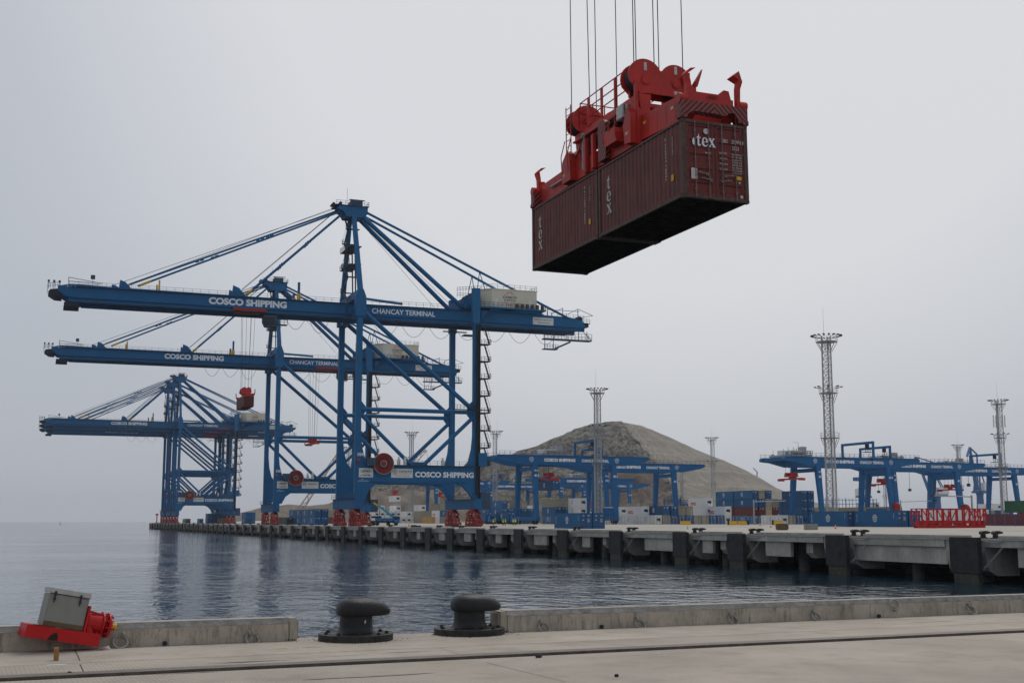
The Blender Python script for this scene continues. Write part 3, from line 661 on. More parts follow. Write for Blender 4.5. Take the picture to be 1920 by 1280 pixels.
# ================================================================== THE HANGING CONTAINERS
HP = Vector((18.668, 33.737, 11.527)); HR = Euler((-.00854, -.00269, .0220), 'XYZ')
HM = Matrix.Translation(HP) @ (Matrix.Rotation(.0220,4,'Z') @ Matrix.Rotation(-.00854,4,'X') @ Matrix.Rotation(-.00269,4,'Y'))
CW = 2.438
def corr_strip(x, y0, y1, z0, z1, out):     # corrugated side wall, out = -1 or +1
    mb = MB(); pts = []; y = y0; p = .278; d = .036
    while y < y1-.02:
        for dy, k in ((0,0),(.072,0),(.140,1),(.211,1)):
            if y+dy <= y1: pts.append((x-out*d*k, y+dy))
        y += p
    pts.append((x, y1)); vs = []
    for a, b_ in pts: vs += [(a,b_,z0),(a,b_,z1)]
    return mb.add(vs, [(2*i, 2*i+2, 2*i+3, 2*i+1) for i in range(len(pts)-1)])
_cm = {}
def detailed_container(name, label, Lc, H, mats, M4=None, loc=None, group=None, cat='container', far_end=False):
    side, frame, door = mats
    o = bpy.data.objects.new(name, None); COL.objects.link(o); tag(o, label, cat, group)
    if M4 is not None: o.matrix_world = M4
    else: o.location = loc
    key = (Lc, H)
    if key not in _cm:
        d = {}
        d['s0'] = corr_strip(.02, .14, Lc-.14, .15, H-.09, -1).mesh('side_wall', None)
        d['s1'] = corr_strip(CW-.02, .14, Lc-.14, .15, H-.09, 1).mesh('side_wall', None)
        d['post'] = MB().bbox(0, .16, 0, .14, .125, H-.12, .012).mesh('corner_post', None)
        d['cast'] = MB().bbox(-.004, .166, -.004, .182, 0, .122, .012).mesh('corner_casting', None)
        d['hole'] = MB().box(.05,.11,-.0055,-.0048,.035,.085).mesh('casting_hole', None); d['hole2'] = MB().box(-.0058,-.005,.05,.12,.035,.085).mesh('casting_hole', None)
        r = MB(); r.box(0,.06,.183,Lc-.183,.035,.16); d['rail'] = r.mesh('bottom_rail', None)
        r = MB(); r.box(0,.06,.183,Lc-.183,H-.09,H-.02); d['trail'] = r.mesh('top_rail', None)
        r = MB(); r.box(.167,CW-.167,.0,.13,H-.11,H-.006); d['header'] = r.mesh('door_header', None)
        r = MB(); r.box(.167,CW-.167,.0,.13,.012,.125)
        for x in (.55, .95, 1.4, 1.85): r.box(x,x+.16,-.012,.0,.015,.07)
        d['sill'] = r.mesh('door_sill', None)
        d['roof'] = MB().box(.03,CW-.03,.15,Lc-.15,H-.045,H-.02).mesh('roof', None)
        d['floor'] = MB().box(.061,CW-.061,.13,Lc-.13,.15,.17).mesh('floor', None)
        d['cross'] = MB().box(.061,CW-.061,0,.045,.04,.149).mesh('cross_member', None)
        d['end'] = MB().box(.161,CW-.161,Lc-.06,Lc-.03,.126,H-.11).mesh('end_wall', None)
        # a door leaf, hinge at x = 0, width 1.04
        w = 1.045; z0 = .135; z1 = H-.115; mb = MB(); hh = z1-z0; vs = []; 
        prof = [(0, z0)]; 
        nrib = 5; band = hh/nrib
        for k in range(nrib):
            a = z0+band*k+.06; c = z0+band*(k+1)-.06
            prof += [(0,a),(.03,a+.045),(.03,c-.045),(0,c)]
        prof.append((0, z1)); xs_ = [.0,.085,.125,w-.125,w-.085,w]
        for dep, z in prof:
            for i, x in enumerate(xs_): vs.append((x, dep if 2 <= i <= 3 else 0, z))
        k = len(xs_); fs = [(a*k+i, a*k+i+1, (a+1)*k+i+1, (a+1)*k+i) for a in range(len(prof)-1) for i in range(k-1)]
        mb.add(vs, fs); d['door'] = mb.mesh('door', None)
        rod = MB(); rod.tube((0,0,.06), (0,0,H-.05), .017, 8)
        for z in (.30,.75,1.35,1.95,H-.35): rod.box(-.032,.032,.0,.035,z-.035,z+.035)
        rod.box(-.03,.03,-.02,.03,.05,.11); rod.box(-.03,.03,-.02,.03,H-.1,H-.05); d['rod'] = rod.mesh('lock_rod', None, True)
        hd = MB(); hd.bar((0,-.03,.0),(.36,-.03,-.035),.02,.04); hd.box(.30,.40,-.04,.0,-.09,0.0); hd.bar((.05,-.035,-.015),(.14,-.03,.045),.02); d['handle'] = hd.mesh('handle', None)
        hg = MB(); hg.box(-.03,.05,-.012,.02,-.06,.06); d['hinge'] = hg.mesh('hinge', None)
        d['gasket'] = MB().box(-.012,.012,-.006,.02,.14,H-.12).mesh('gasket', None)
        _cm[key] = d
    d = _cm[key]
    def put(k, mat, loc=None, parent=o, sc=None):
        q = bpy.data.objects.new(d[k].name.split('.')[0], d[k]); COL.objects.link(q); q.parent = parent
        if loc: q.location = loc
        if sc: q.scale = sc
        if not d[k].materials: d[k].materials.append(None)
        q.material_slots[0].link = 'OBJECT'; q.material_slots[0].material = M[mat]; return q
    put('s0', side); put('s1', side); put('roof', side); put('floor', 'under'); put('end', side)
    for sx in (0, 1):
        for sy in (0, 1):
            sc = (-1 if sx else 1, -1 if sy else 1, 1); l = (CW*sx, Lc*sy, 0); put('post', frame, l, sc=sc)
            for z in (0, H-.122):
                c = put('cast', frame, (CW*sx, Lc*sy, z), sc=sc); put('hole', 'dark', parent=c); put('hole2', 'dark', parent=c)
        put('rail', frame, (CW*sx, 0, 0), sc=(-1 if sx else 1,1,1)); put('trail', frame, (CW*sx, 0, 0), sc=(-1 if sx else 1,1,1))
    for y in (0, 1):
        l = (0, Lc*y, 0); sc = (1, -1 if y else 1, 1); put('header', frame, l, sc=sc); put('sill', frame, l, sc=sc)
    nc = int(Lc/.30)
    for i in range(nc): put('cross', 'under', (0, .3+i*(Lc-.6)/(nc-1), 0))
    doors = []
    for k in (0, 1):
        dr = put('door', door, (.17 if k == 0 else CW-.17, .03, 0), sc=(1 if k == 0 else -1, 1, 1)); doors.append(dr)
        for x in (.30, .80): put('rod', 'rod', (x, -.035, 0), dr)
        put('handle', 'rod', (.36 if k == 0 else .36, -.03, .86), dr); put('handle', 'rod', (.48, -.03, .68), dr)
        for z in (.4, 1.0, 1.6, 2.2): put('hinge', frame, (0, -.005, z), dr)
    put('gasket', 'dark', (CW/2, .025, 0))
    return o, doors
L20 = 6.058
c1, d1 = detailed_container('shipping_container', 'maroon twenty foot container with white lettered doors, hanging nearest under the red spreader', L20, 2.591, ('cont','contf','contd'), HM, group='maroon containers hanging from the red spreader')
c2, d2 = detailed_container('shipping_container', 'maroon container hanging behind its twin at the far left end of the spreader', L20, 2.591, ('cont','contf','contd'), HM @ Matrix.Translation((0, 12.192-L20, 0)), group='maroon containers hanging from the red spreader')
# serif "tex" built from polygons
def serif_letters(mb, o, ux, uz, w, h, word='tex', stack=False):
    G = {'t': [[(.30,.12),(.30,.95),(.52,1.3),(.60,1.3),(.60,.98),(.85,.98),(.85,.86),(.60,.86),(.60,.24),(.68,.14),(.80,.16),(.88,.26),(.93,.22),(.80,.02),(.60,-.02),(.42,0)],[(.12,.86),(.12,.92),(.298,1.02),(.298,.86)]],
         'e': [[(.95,.52),(.05,.52),(.03,.42),(.06,.2),(.25,.02),(.5,-.03),(.75,.02),(.95,.22),(.9,.27),(.72,.14),(.52,.12),(.38,.22),(.33,.45),(.95,.45)],[(.05,.53),(.30,.53),(.34,.78),(.42,.88),(.52,.9),(.62,.86),(.68,.7),(.68,.53),(.95,.53),(.92,.75),(.75,.95),(.5,1.0),(.25,.94),(.1,.75)]],
         'x': [[(.0,.98),(.42,.98),(.42,.91),(.36,.91),(.99,.07),(1.02,.0),(.60,.0),(.60,.07),(.66,.07),(.05,.91),(.0,.91)],[(.60,.98),(.95,.98),(.95,.91),(.86,.91),(.60,.6),(.52,.68),(.66,.91),(.60,.91)],[(.0,0),(.36,0),(.36,.07),(.27,.07),(.45,.28),(.36,.37),(.12,.07),(.0,.07)]]}
    o = Vector(o); ux = Vector(ux); uz = Vector(uz); x = 0
    for i, ch in enumerate(word):
        cw = w*({'t':.85,'e':1.0,'x':1.05}[ch])
        for poly in G[ch]:
            base = o+(ux*x if not stack else -uz*(i*h*1.22))
            mb.add([base+ux*(a*cw)+uz*(b_*h) for a, b_ in poly], [tuple(range(len(poly)))])
        x += cw*1.02
mb = MB(); serif_letters(mb, (.50,-.004,1.73), (1,0,.0), (0,0,1), .245, .30); 
mb.add([(.43+.06*math.cos(a),-.004,1.86+.12*math.sin(a)) for a in [R(k) for k in range(60,301,20)]], [tuple(range(13))])
mb.build('lettering', 'letter', c1)
mb = MB(); mb.lathe([(.095,-.0045),(.095,-.0025)], (.88, 0, 2.235), 20, 'y'); mb.build('round_sticker', 'letterg', c1)
def ctext(s, x, z, w, h, par=c1, mat='letterg', bold=.01): text(s, (x,-.0045,z), (1,0,0), (0,0,1), w, h, par, mat, bold)
ctext('TEMU', 1.44, 1.93, .24, .125); ctext('270976', 1.83, 1.93, .36, .125); ctext('8', 2.22, 1.94, .06, .11); ctext('22G1', 1.84, 1.72, .25, .125)
for i, (a, b_) in enumerate((('MAX.WT.','30.480 KG'),('','67.200 LB'),('TARE WT.','2.200 KG'),('','4.850 LB'),('PAYLOAD','28.280 KG'),('','62.350 LB'),('CU. CAP.','33.2 CU.M'),('','1.172 CU.FT'))):
    z = 1.545-i*.088
    if a: ctext(a, 1.36, z, .30, .062)
    ctext(b_, 1.83, z, .36, .055)
ctext('MAX', .84, 1.50, .2, .05); 
MB().box(.30,.52,-.0045,-.0025,.62,.98).build('data_plate', 'letterg', c1)
MB().box(1.99,2.16,-.0045,-.0025,.74,.86).build('yellow_sticker', 'yellow', c1)
MB().add([(2.04,-.004,.68),(2.13,-.004,.68),(2.085,-.004,.59)], [(0,1,2)]).build('warning_triangle', 'letterg', c1)
MB().lathe([(.055,-.0045),(.055,-.003)], (2.15, 0, .19), 16, 'y', 1).build('small_round_label', 'letterg', c1)
for cc in (c1, c2):
    mb = MB(); text_into(mb, 'TEMU 270976 8' if cc == c1 else 'TEMU 283114 5', (.0155,1.06,.78), (0,0,1), (0,1,0), 1.45, .085, .01); mb.build('side_number', 'letterg', cc)
    mb = MB(); text_into(mb, 'MAX GROSS', (.0155,.62,1.55), (0,0,1), (0,1,0), .6, .06, .0); mb.build('side_number', 'letterg', cc)
    MB().box(.0145,.0155,.62,.78,.70,.90).build('yellow_sticker', 'yellow', cc)
    mb = MB(); serif_letters(mb, (.0158, 5.42, 1.62), (0,-1,0), (0,0,1), .36, .37, 'tex', True); mb.build('lettering', 'letterg', cc)

# ---- spreader and headblock (container frame; z from the container roof at 2.59)
sp = bpy.data.objects.new('container_spreader', None); COL.objects.link(sp); sp.matrix_world = HM; tag(sp, 'big red spreader with railed headblock gripping the maroon containers', 'spreader')
def SB(mb, name, mat='red2', par=None, smooth=False): return mb.build(name, mat, par or sp, smooth)
HZ = 2.60
YE = 12.192
for e in (0, 1):            # end beams with chevrons and upper red plates
    y0, sg = (0, 1) if e == 0 else (YE, -1)
    def yy(a, b_): return (y0+sg*a, y0+sg*b_) if sg > 0 else (y0-b_, y0-a)
    ya, yb = yy(-.03, .30)
    SB(MB().prism([(-.02,HZ+.02),(.12,HZ+.01),(.30,HZ+.20),(.55,HZ+.27),(1.35,HZ+.25),(1.62,HZ+.22),(1.78,HZ+.35),(1.98,HZ+.36),(2.12,HZ+.05),(2.46,HZ+.01),(2.46,HZ+.55),(2.30,HZ+.60),(.0,HZ+.60),(-.02,HZ+.55)], ya, yb, 'xz'), 'end_beam', 'haz')
    ya, yb = yy(.02, .24)
    SB(MB().prism([(.22,HZ+.605),(.32,HZ+1.10),(.48,HZ+1.11),(.58,HZ+.94),(1.42,HZ+.94),(1.62,HZ+1.12),(1.80,HZ+1.10),(1.93,HZ+.62),(1.93,HZ+.605)], ya, yb, 'xz'), 'guide_plate')
    if e == 0:
        mb = MB(); arc_into(mb, (1.16, -.012+.02, HZ+.80), (1,0,0), (0,0,1), .21, .062, 0, 6.283, .012, 24); text_into(mb, 'ZPMC', (1.02,.008,HZ+.775), (1,0,0), (0,0,1), .28, .05, .03); mb.build('maker_plate', 'rust', sp)
    for sx in (0, 1):        # twistlock housings and flippers
        x = .08 if sx == 0 else CW-.08; ox = -1 if sx == 0 else 1
        SB(MB().bbox(x-.13, x+.13, *yy(-.05,.28), HZ+.0, HZ+.18, .02), 'twistlock_housing', 'haz')
        SB(MB().lathe([(.0,-.15),(.17,-.15),(.17,.15),(0,.15)], (x-ox*.03, sum(yy(.02,.24))/2, HZ+.68), 18, 'x'), 'flipper_hub')
        fx = x-ox*.20; ym_ = y0+sg*.10
        fl = MB(); fl.bar((fx,ym_,HZ+.62), (fx,ym_-sg*.02,HZ+1.25), .10, .20, (0,1,0), .12, .20); fl.bar((fx,ym_-sg*.02,HZ+1.23), (fx+ox*.05,ym_-sg*.06,HZ+1.50), .12, .20, (0,1,0), .15, .24)
        fl.add([(fx+.10,ym_-.16,HZ+1.44),(fx+.10,ym_+.16,HZ+1.44),(fx-.24,ym_+.2,HZ+1.62),(fx-.24,ym_-.2,HZ+1.62),(fx+.12,ym_-.16,HZ+1.48),(fx+.12,ym_+.16,HZ+1.48),(fx-.02,ym_+.2,HZ+1.80),(fx-.02,ym_-.2,HZ+1.80)] if sx else
               [(fx-.10,ym_-.16,HZ+1.44),(fx-.10,ym_+.16,HZ+1.44),(fx+.24,ym_+.2,HZ+1.70),(fx+.24,ym_-.2,HZ+1.70),(fx-.12,ym_-.16,HZ+1.50),(fx-.12,ym_+.16,HZ+1.50),(fx+.04,ym_+.2,HZ+1.66),(fx+.04,ym_-.2,HZ+1.66)],
               [(0,3,2,1),(4,5,6,7),(0,1,5,4),(1,2,6,5),(2,3,7,6),(3,0,4,7)])
        SB(fl, 'flipper_arm')
# telescopic arms (two box beams each side of centre)
for x in (.30, 1.74):
    w = .40
    SB(MB().prism([(.305,HZ+.28),(.305,HZ+.93),(.55,HZ+.97),(3.30,HZ+1.14),(3.30,HZ+.26),(.6,HZ+.12)], x, x+w, 'yz'), 'telescopic_arm')
    SB(MB().prism([(YE-.305,HZ+.28),(YE-.305,HZ+.86),(YE-.8,HZ+.92),(8.95,HZ+.98),(8.95,HZ+.22),(YE-.6,HZ+.12)], x, x+w, 'yz'), 'telescopic_arm')
# middle frame
for x in (.14, 1.98):
    SB(MB().prism([(3.25,HZ+.12),(9.0,HZ+.12),(9.0,HZ+.62),(8.55,HZ+1.12),(7.9,HZ+1.12),(7.75,HZ+.72),(5.1,HZ+.80),(3.9,HZ+.92),(3.9,HZ+1.5),(3.6,HZ+1.75),(3.25,HZ+1.35)], x, x+.16, 'yz'), 'frame_side')
SB(MB().box(.31,1.97,3.3,3.5,HZ+.12,HZ+1.3), 'cross_plate'); SB(MB().box(.31,1.97,8.6,8.8,HZ+.12,HZ+1.0), 'cross_plate'); SB(MB().box(.31,1.97,5.6,6.5,HZ+.1,HZ+.9), 'cross_plate', 'dark')
# central guide with chevrons, rope pillars
SB(MB().prism([(5.25,HZ+.15),(5.85,HZ+.15),(5.85,HZ+1.45),(5.7,HZ+1.62),(5.4,HZ+1.62),(5.25,HZ+1.5)], -.08, .13, 'yz'), 'hazard_guide', 'haz')
SB(MB().prism([(5.25,HZ+.15),(5.85,HZ+.15),(5.85,HZ+1.45),(5.7,HZ+1.62),(5.4,HZ+1.62),(5.25,HZ+1.5)], 2.3, 2.5, 'yz'), 'hazard_guide', 'haz')
for y in (6.35, 7.0): SB(MB().bbox(-.03, .12, y, y+.22, HZ+.1, HZ+1.42, .03), 'guide_pillar')
for y in (7.35,): SB(MB().tube((.05,y,HZ+.3), (.05,y,HZ+1.7), .06, 10), 'hydraulic_cylinder', 'grey')
# centre twin-lift box, platform bracket
SB(MB().prism([(4.15,HZ+.45),(5.0,HZ+.45),(5.15,HZ+.75),(5.0,HZ+1.0),(4.3,HZ+1.0),(4.15,HZ+.8)], -.22, .13, 'yz'), 'step_box')
mb = MB(); pts = [(-.24,4.2,HZ+1.35),(-.24,5.1,HZ+1.3),(-.24,5.25,HZ+1.0),(-.24,5.1,HZ+.62)]; mb.path(pts, .018); mb.path([(-.24,4.2,HZ+1.35),(-.24,4.2,HZ+.6)], .018); mb.path([(-.24,4.7,HZ+1.33),(-.24,4.7,HZ+.95)], .018)
SB(mb, 'grab_rail')
SB(MB().prism([(3.30,HZ+.15),(3.75,HZ+.2),(3.85,HZ+.9),(3.55,HZ+1.45),(3.30,HZ+1.2)], -.10, .13, 'yz'), 'corner_bracket')
SB(MB().prism([(8.2,HZ+.15),(9.0,HZ+.15),(8.95,HZ+1.0),(8.5,HZ+1.35),(8.3,HZ+1.2)], -.10, .13, 'yz'), 'corner_bracket')
for y in (7.9, 8.45): 
    mb = MB(); mb.path([(-.2,y,HZ+1.7),(-.28,y+.2,HZ+1.1),(-.2,y+.3,HZ+.5)], .02); SB(mb, 'grab_rail')
SB(MB().bbox(.15,.95,5.6,6.6,HZ+1.1,HZ+1.5,.02), 'hydraulic_tank', 'dark'); SB(MB().bbox(-.02,.30,4.0,4.5,HZ+1.28,HZ+1.78,.02), 'control_box', 'letterg')
SB(MB().bbox(.9,1.6,4.5,5.4,HZ+1.0,HZ+1.4,.02), 'pump_motor', 'dark')
# headblock: longitudinal beams
for x in (.30, 1.90): SB(MB().box(x,x+.24,3.55,8.6,HZ+1.76,HZ+2.02), 'headblock_beam'); 
for x in (.20, 1.80): SB(MB().box(x,x+.44,3.55,8.6,HZ+1.70,HZ+1.76), 'beam_flange')
SB(MB().box(.55,1.89,3.9,8.3,HZ+1.78,HZ+1.83), 'walkway_plate', 'dark')
# sheave housings: a two-lobed plate pair at each end
def lobes():
    pts = []
    for k in range(205, -1, -15): pts.append((.62+.66*math.cos(R(k)), 5.36+.66*math.sin(R(k))))
    pts = [(.62+.66*math.cos(R(k)), 5.26+.64*math.sin(R(k))) for k in range(205, 24, -12)]
    pts += [(1.83+.62*math.cos(R(k)), 5.24+.60*math.sin(R(k))) for k in range(150, -6, -12)]
    pts += [(2.48,4.85),(2.42,4.62),(1.95,4.62),(1.60,4.66),(.78,4.66),(.40,4.62),(.16,4.86)]
    return pts
for y in (3.45, 4.05, 8.05, 8.65):
    SB(MB().prism([(a, b_-(.2 if y > 6 and b_ > 4.8 else 0)) for a, b_ in lobes()], y, y+.06, 'xz'), 'sheave_plate')
for y in (3.45, 8.05):
    for cx in (.62, 1.83):
        SB(MB().lathe([(.15,.08),(.56,.08),(.5,.2),(.5,.35),(.56,.46),(.15,.46)], (cx, y+.03, 5.26-(.2 if y > 6 else 0)), 28, 'y'), 'sheave', 'dark')
        SB(MB().lathe([(.16,-.05),(.16,-.02),(.20,-.02),(.20,0)], (cx, y, 5.14), 20, 'y'), 'pin_cap')
        MB().xf(Matrix.Translation((cx, y-.006, 5.72)) @ Matrix.Rotation(.0, 4, 'Y')).box(-.055,.055,-.004,.004,-.24,.05).build('reflective_tape', 'letterg', sp)
    for sx in (0, 1):
        xx = .36 if sx == 0 else 1.86; o_ = -.02
        SB(MB().prism([(xx,4.615),(xx+.46,4.615),(xx+.38,3.60),(xx+.08,3.60)], y+.0, y+.66, 'xz'), 'hanger_leg')
    SB(MB().prism([(.1,3.7),(2.34,3.7),(2.2,3.95),(.24,3.95)], y+.1, y+.5, 'xz'), 'lower_beam')
    MB().box(1.75, 2.05, y-.006, y-.002, 4.74, 4.86).build('maker_label', 'letterg', sp)
# rope fender horn on the near right
SB(MB().prism([(2.30,4.7),(2.44,3.4),(2.56,3.4),(2.58,4.7),(2.54,5.3),(2.84,5.78),(2.80,5.62),(2.62,5.10),(2.40,5.10),(2.0,5.40),(2.1,5.15),(2.32,4.95)], 3.30, 3.44, 'xz'), 'rope_guard_horn')
SB(MB().prism([(.12,3.3),(.26,3.3),(.22,5.0),(.12,5.0)], 3.3, 3.42, 'xz'), 'rope_guard')
# railing along both sides of the headblock
for x in (.24, 2.18):
    for i, y in enumerate((3.95, 5.05, 6.15, 7.25, 8.0)): SB(MB().box(x, x+.07, y, y+.10, HZ+2.02, HZ+3.12 if i < 4 else HZ+3.0), 'railing_post')
    mb = MB()
    for z in (2.38, 2.75, 3.13): mb.tube((x+.035,3.75,HZ+z), (x+.035,8.05,HZ+z), .022, 6)
    SB(mb, 'railing_bar')
mb = MB()
for z in (2.38, 2.75, 3.13): mb.tube((.27,8.03,HZ+z), (2.2,8.03,HZ+z), .022, 6)
for x in (.27,.8,1.3,1.8,2.2): mb.tube((x,8.03,HZ+2.0), (x,8.03,HZ+3.13), .025, 6)
SB(mb, 'railing_bar')
mb = MB()
for y in (8.2, 8.62):
    mb.tube((-.06,y,HZ+.9), (-.06,y,HZ+3.1), .02, 6)
for k in range(9): mb.tube((-.06,8.2,HZ+1+k*.25), (-.06,8.62,HZ+1+k*.25), .014, 5)
SB(mb, 'ladder')
SB(MB().tube((1.2,5.0,HZ+2.1), (1.2,5.35,HZ+2.25), .16, 14), 'cable_basket_motor', 'grey'); SB(MB().tube((1.0,4.3,HZ+2.05), (1.0,4.75,HZ+2.3), .14, 14), 'cable_basket_motor', 'grey')
for k, (x, y, z, x2, y2, z2) in enumerate(((.2,5.0,4.2,.1,6.9,3.9),(.2,5.1,4.3,.3,7.2,4.1),(.1,4.4,4.0,.15,6.0,3.7),(.6,4.2,4.4,.5,6.6,4.2),(1.2,4.0,4.5,1.3,7.4,4.3),(-.02,7.2,4.2,.0,8.1,3.6),(.0,3.9,4.3,-.05,3.3,3.5))):
    p = Vector((x,y,z)); q = Vector((x2,y2,z2)); pts = [p.lerp(q,i/10)+Vector((-.05*math.sin(math.pi*i/10),0,-.35*math.sin(math.pi*i/10))) for i in range(11)]
    SB(MB().path(pts, .022, 6), 'hydraulic_hose', 'dark')
for y in (.9,1.5,2.1,2.7): SB(MB().box(.292,.2995,y,y+.03,HZ+.3,HZ+.9), 'stiffener')
for y in (9.3,9.9,10.5,11.1): SB(MB().box(.292,.2995,y,y+.03,HZ+.3,HZ+.82), 'stiffener')
for y, z, m_ in ((1.0,3.25,'letterg'),(2.9,3.35,'yellow'),(9.5,3.2,'letterg'),(8.7,3.0,'yellow'),(3.5,3.1,'letterg')): SB(MB().box(-.106 if y in (3.5,8.7) else .288,-.101 if y in (3.5,8.7) else .291,y,y+.18,z,z+.1), 'warning_label', m_)
for y in (3.7,4.9,6.1,7.3,8.4): SB(MB().bar((.42,y,4.30),(1.98,y,4.30),.12,.14), 'deck_beam')
for y in (4.3,5.5,6.7,7.9): SB(MB().bar((.42,y-.5,4.33),(.42,y+.6,3.75),.07,.09), 'diagonal_strut')
SB(MB().tube((.25,4.6,HZ+.95),(.25,7.2,HZ+.95),.05,8), 'hydraulic_pipe', 'dark'); SB(MB().tube((.22,8.95,HZ+.55),(.22,10.8,HZ+.55),.045,8), 'hydraulic_pipe', 'grey')
# hoist ropes running up to the unseen crane
for x, y in ((.36,3.8),(.45,3.8),(1.17,3.8),(1.36,3.8),(2.33,3.8),(.08,8.4),(.86,8.4),(1.14,8.4),(2.05,8.4)):
    lean = .35 if abs(x-.86) < .01 else 0
    SB(MB().tube((x, y, 5.35), (x-lean*1.3, y, 46), .017, 6), 'hoist_rope', 'rope')

# ================================================================== SHIP-TO-SHORE CRANES
def railing(mb, pts, h=1.1, r=.035, step=2.0, mid=True):
    for a, b_ in zip(pts, pts[1:]):
        a = Vector(a); b_ = Vector(b_); Ln = (b_-a).length; k = max(1, round(Ln/step))
        for z in ((h, h*.5) if mid else (h,)): mb.bar(a+Vector((0,0,z)), b_+Vector((0,0,z)), r*1.6)
        for i in range(k+1): p = a.lerp(b_, i/k); mb.bar(p, p+Vector((0,0,h)), r*1.8)
    return mb
def loop(p, q, sag, r=.05, n=9):
    p = Vector(p); q = Vector(q); pts = [p.lerp(q, i/n)+Vector((0,0,-sag*4*(i/n)*(1-i/n))) for i in range(n+1)]
    return MB().path(pts, r, 4)
def sts_crane():
    t = thing('quay_crane', 'nearest and largest blue quay crane, numbered 104, with its boom over the water', 'crane', (74.2, 311.7, 0), 0, 'blue ship-to-shore cranes along the far quay')
    P = lambda mb, name, mat='crane', par=t, smooth=False, kind=None: mb.build(name, mat, par, smooth, kind=kind)
    G = 30.9; YF = 9.75
    # bogies
    bg_ = MB()
    for k in range(4):
        y = -4.5+3.0*k
        for x in (-.42, .42): bg_.prism([(y-1.05,.35),(y-.95,.75),(y-.25,1.45),(y+.25,1.45),(y+.95,.75),(y+1.05,.35)], x-.06, x+.06, 'yz')
        for s_ in (-.62, .62): bg_.tube((-.34,y+s_,.42), (.34,y+s_,.42), .40, 12)
        bg_.box(-.35,.35,y-.3,y+.3,1.3,1.7); bg_.box(.48,.95,y-.35,y+.25,.3,1.0)
    for y in (-2.7, 2.7):
        for x in (-.5, .5): bg_.prism([(y-2.0,1.4),(y-2.0,1.9),(y-.5,3.0),(y+.5,3.0),(y+2.0,1.9),(y+2.0,1.4),(y+1.2,1.6),(y,2.1),(y-1.2,1.6)], x-.08, x+.08, 'yz')
        bg_.box(-.5,.5,y-.3,y+.3,2.6,3.0)
    for x in (-.62, .62): bg_.prism([(-3.8,2.9),(-3.8,3.4),(-1.2,4.34),(1.2,4.34),(3.8,3.4),(3.8,2.9),(2.6,3.15),(0,3.5),(-2.6,3.15)], x-.1, x+.1, 'yz')
    bg_.box(-.52,.52,-.4,.4,3.6,4.35); bg_.tube((-.9,-4.9,.2), (-.9,-4.9,3.6), .13, 8); bg_.tube((-.8,1.2,.2), (-.8,1.2,3.9), .16, 8); bg_.tube((-.8,-1.3,.2), (-.8,-1.3,3.9), .12, 8)
    bme = bg_.mesh('bogie', 'red')
    for x in (0, G):
        for y in (-8.6, 8.6): ob('bogie', bme, t, (x, y, 0))
    # sills
    for x in (0, G):
        P(MB().bbox(x-.95, x+.95, -12.4, 12.4, 4.36, 7.0, .08), 'sill_beam')
        mb = MB(); railing(mb, [(x-1.3,-12.4,7.02),(x-1.3,12.4,7.02)], 1.1, .04); mb.box(x-1.4,x-.96,-12.4,12.4,6.9,7.0); P(mb, 'sill_walkway', 'grate')
        mb = MB()
        for k in range(12): mb.box(x-.99,x-.955,-12+k*2.05,-11.9+k*2.05,4.5,6.8)
        P(mb, 'stiffeners')
    # portal frames (one near, one far)
    poly = [(-.7,7.005),(-.7,23),(.7,23),(1.05,19.5),(1.9,16.4),(3.0,15.1),(27.7,15.1),(29.0,16.3),(29.85,19.5),(30.2,23),(31.6,23),(31.6,7.005),(29.95,7.005),(28.9,8.6),(27.3,10.2),(25.2,10.95),(7.2,10.95),(5.0,10.6),(3.2,9.3),(2.0,7.005)]
    for s_ in (-1, 1):
        y = s_*YF
        fr = P(MB().prism(poly, y-.66, y+.66, 'xz'), 'portal_frame')
        P(MB().box(3,28,y-1.05,y+1.05,11.0,11.08).box(3,28,y-1.0,y+1.0,10.93,10.99), 'beam_flange')
        for x, w in ((0,.85),(G,.85)):
            P(MB().bar((x,y,23.002),(x,y,52.3),1.32,1.4,(1,0,0)), 'leg')
        P(MB().tube((.6,y,29.0),(G-.6,y,29.0),.52,14), 'tie_tube', smooth=True)
        P(MB().tube((1.0,y,53.6),(G-1.1,y,30.0),.58,14), 'diagonal_brace', smooth=True)
        P(MB().tube((.8,y,27.6),(13.9,y,15.2),.50,12), 'diagonal_brace', smooth=True)
        P(MB().tube((G-.8,y,27.6),(16.9,y,15.2),.50,12), 'diagonal_brace', smooth=True)
        P(MB().prism([(.8,27),(1.9,28.3),(1.9,29.7),(.8,31)], y-.1, y+.1, 'xz'), 'gusset'); P(MB().prism([(G-.8,26.6),(G-2.3,28.2),(G-2.3,30.6),(G-.8,32)], y-.1, y+.1, 'xz'), 'gusset')
        P(MB().prism([(12.3,15.11),(13.4,16.1),(17.4,16.1),(18.5,15.11)], y-.12, y+.12, 'xz'), 'gusset')
        mb = MB(); yy_ = y-1.75 if s_ < 0 else y+1.75
        mb.box(3.4,30,min(yy_,y),max(yy_,y),15.11,15.2); railing(mb, [(2.6,yy_,15.2),(30,yy_,15.2)], 1.1, .04); P(mb, 'portal_walkway', 'grate')
        # shoulder at boom level
        P(MB().prism([(-1.25,52.305),(-1.25,57.6),(-.65,59.2),(.65,59.2),(1.35,57.4),(1.6,53.5),(1.2,52.305)], y-.95, y+.95, 'xz'), 'shoulder')
        # A-frame leg
        P(MB().bar((0,y,59.1),(-.2,s_*1.7,81.2),1.1,1.25,(1,0,0),.95,1.05), 'mast_leg')
        P(MB().bar((G,y,52.31),(G,y,61.5),1.4,2.0,(1,0,0)), 'upper_post')
        P(MB().tube((1.3,y,56.9),(12.5,y*.42,57.2),.34,10), 'brace_tube', smooth=True)
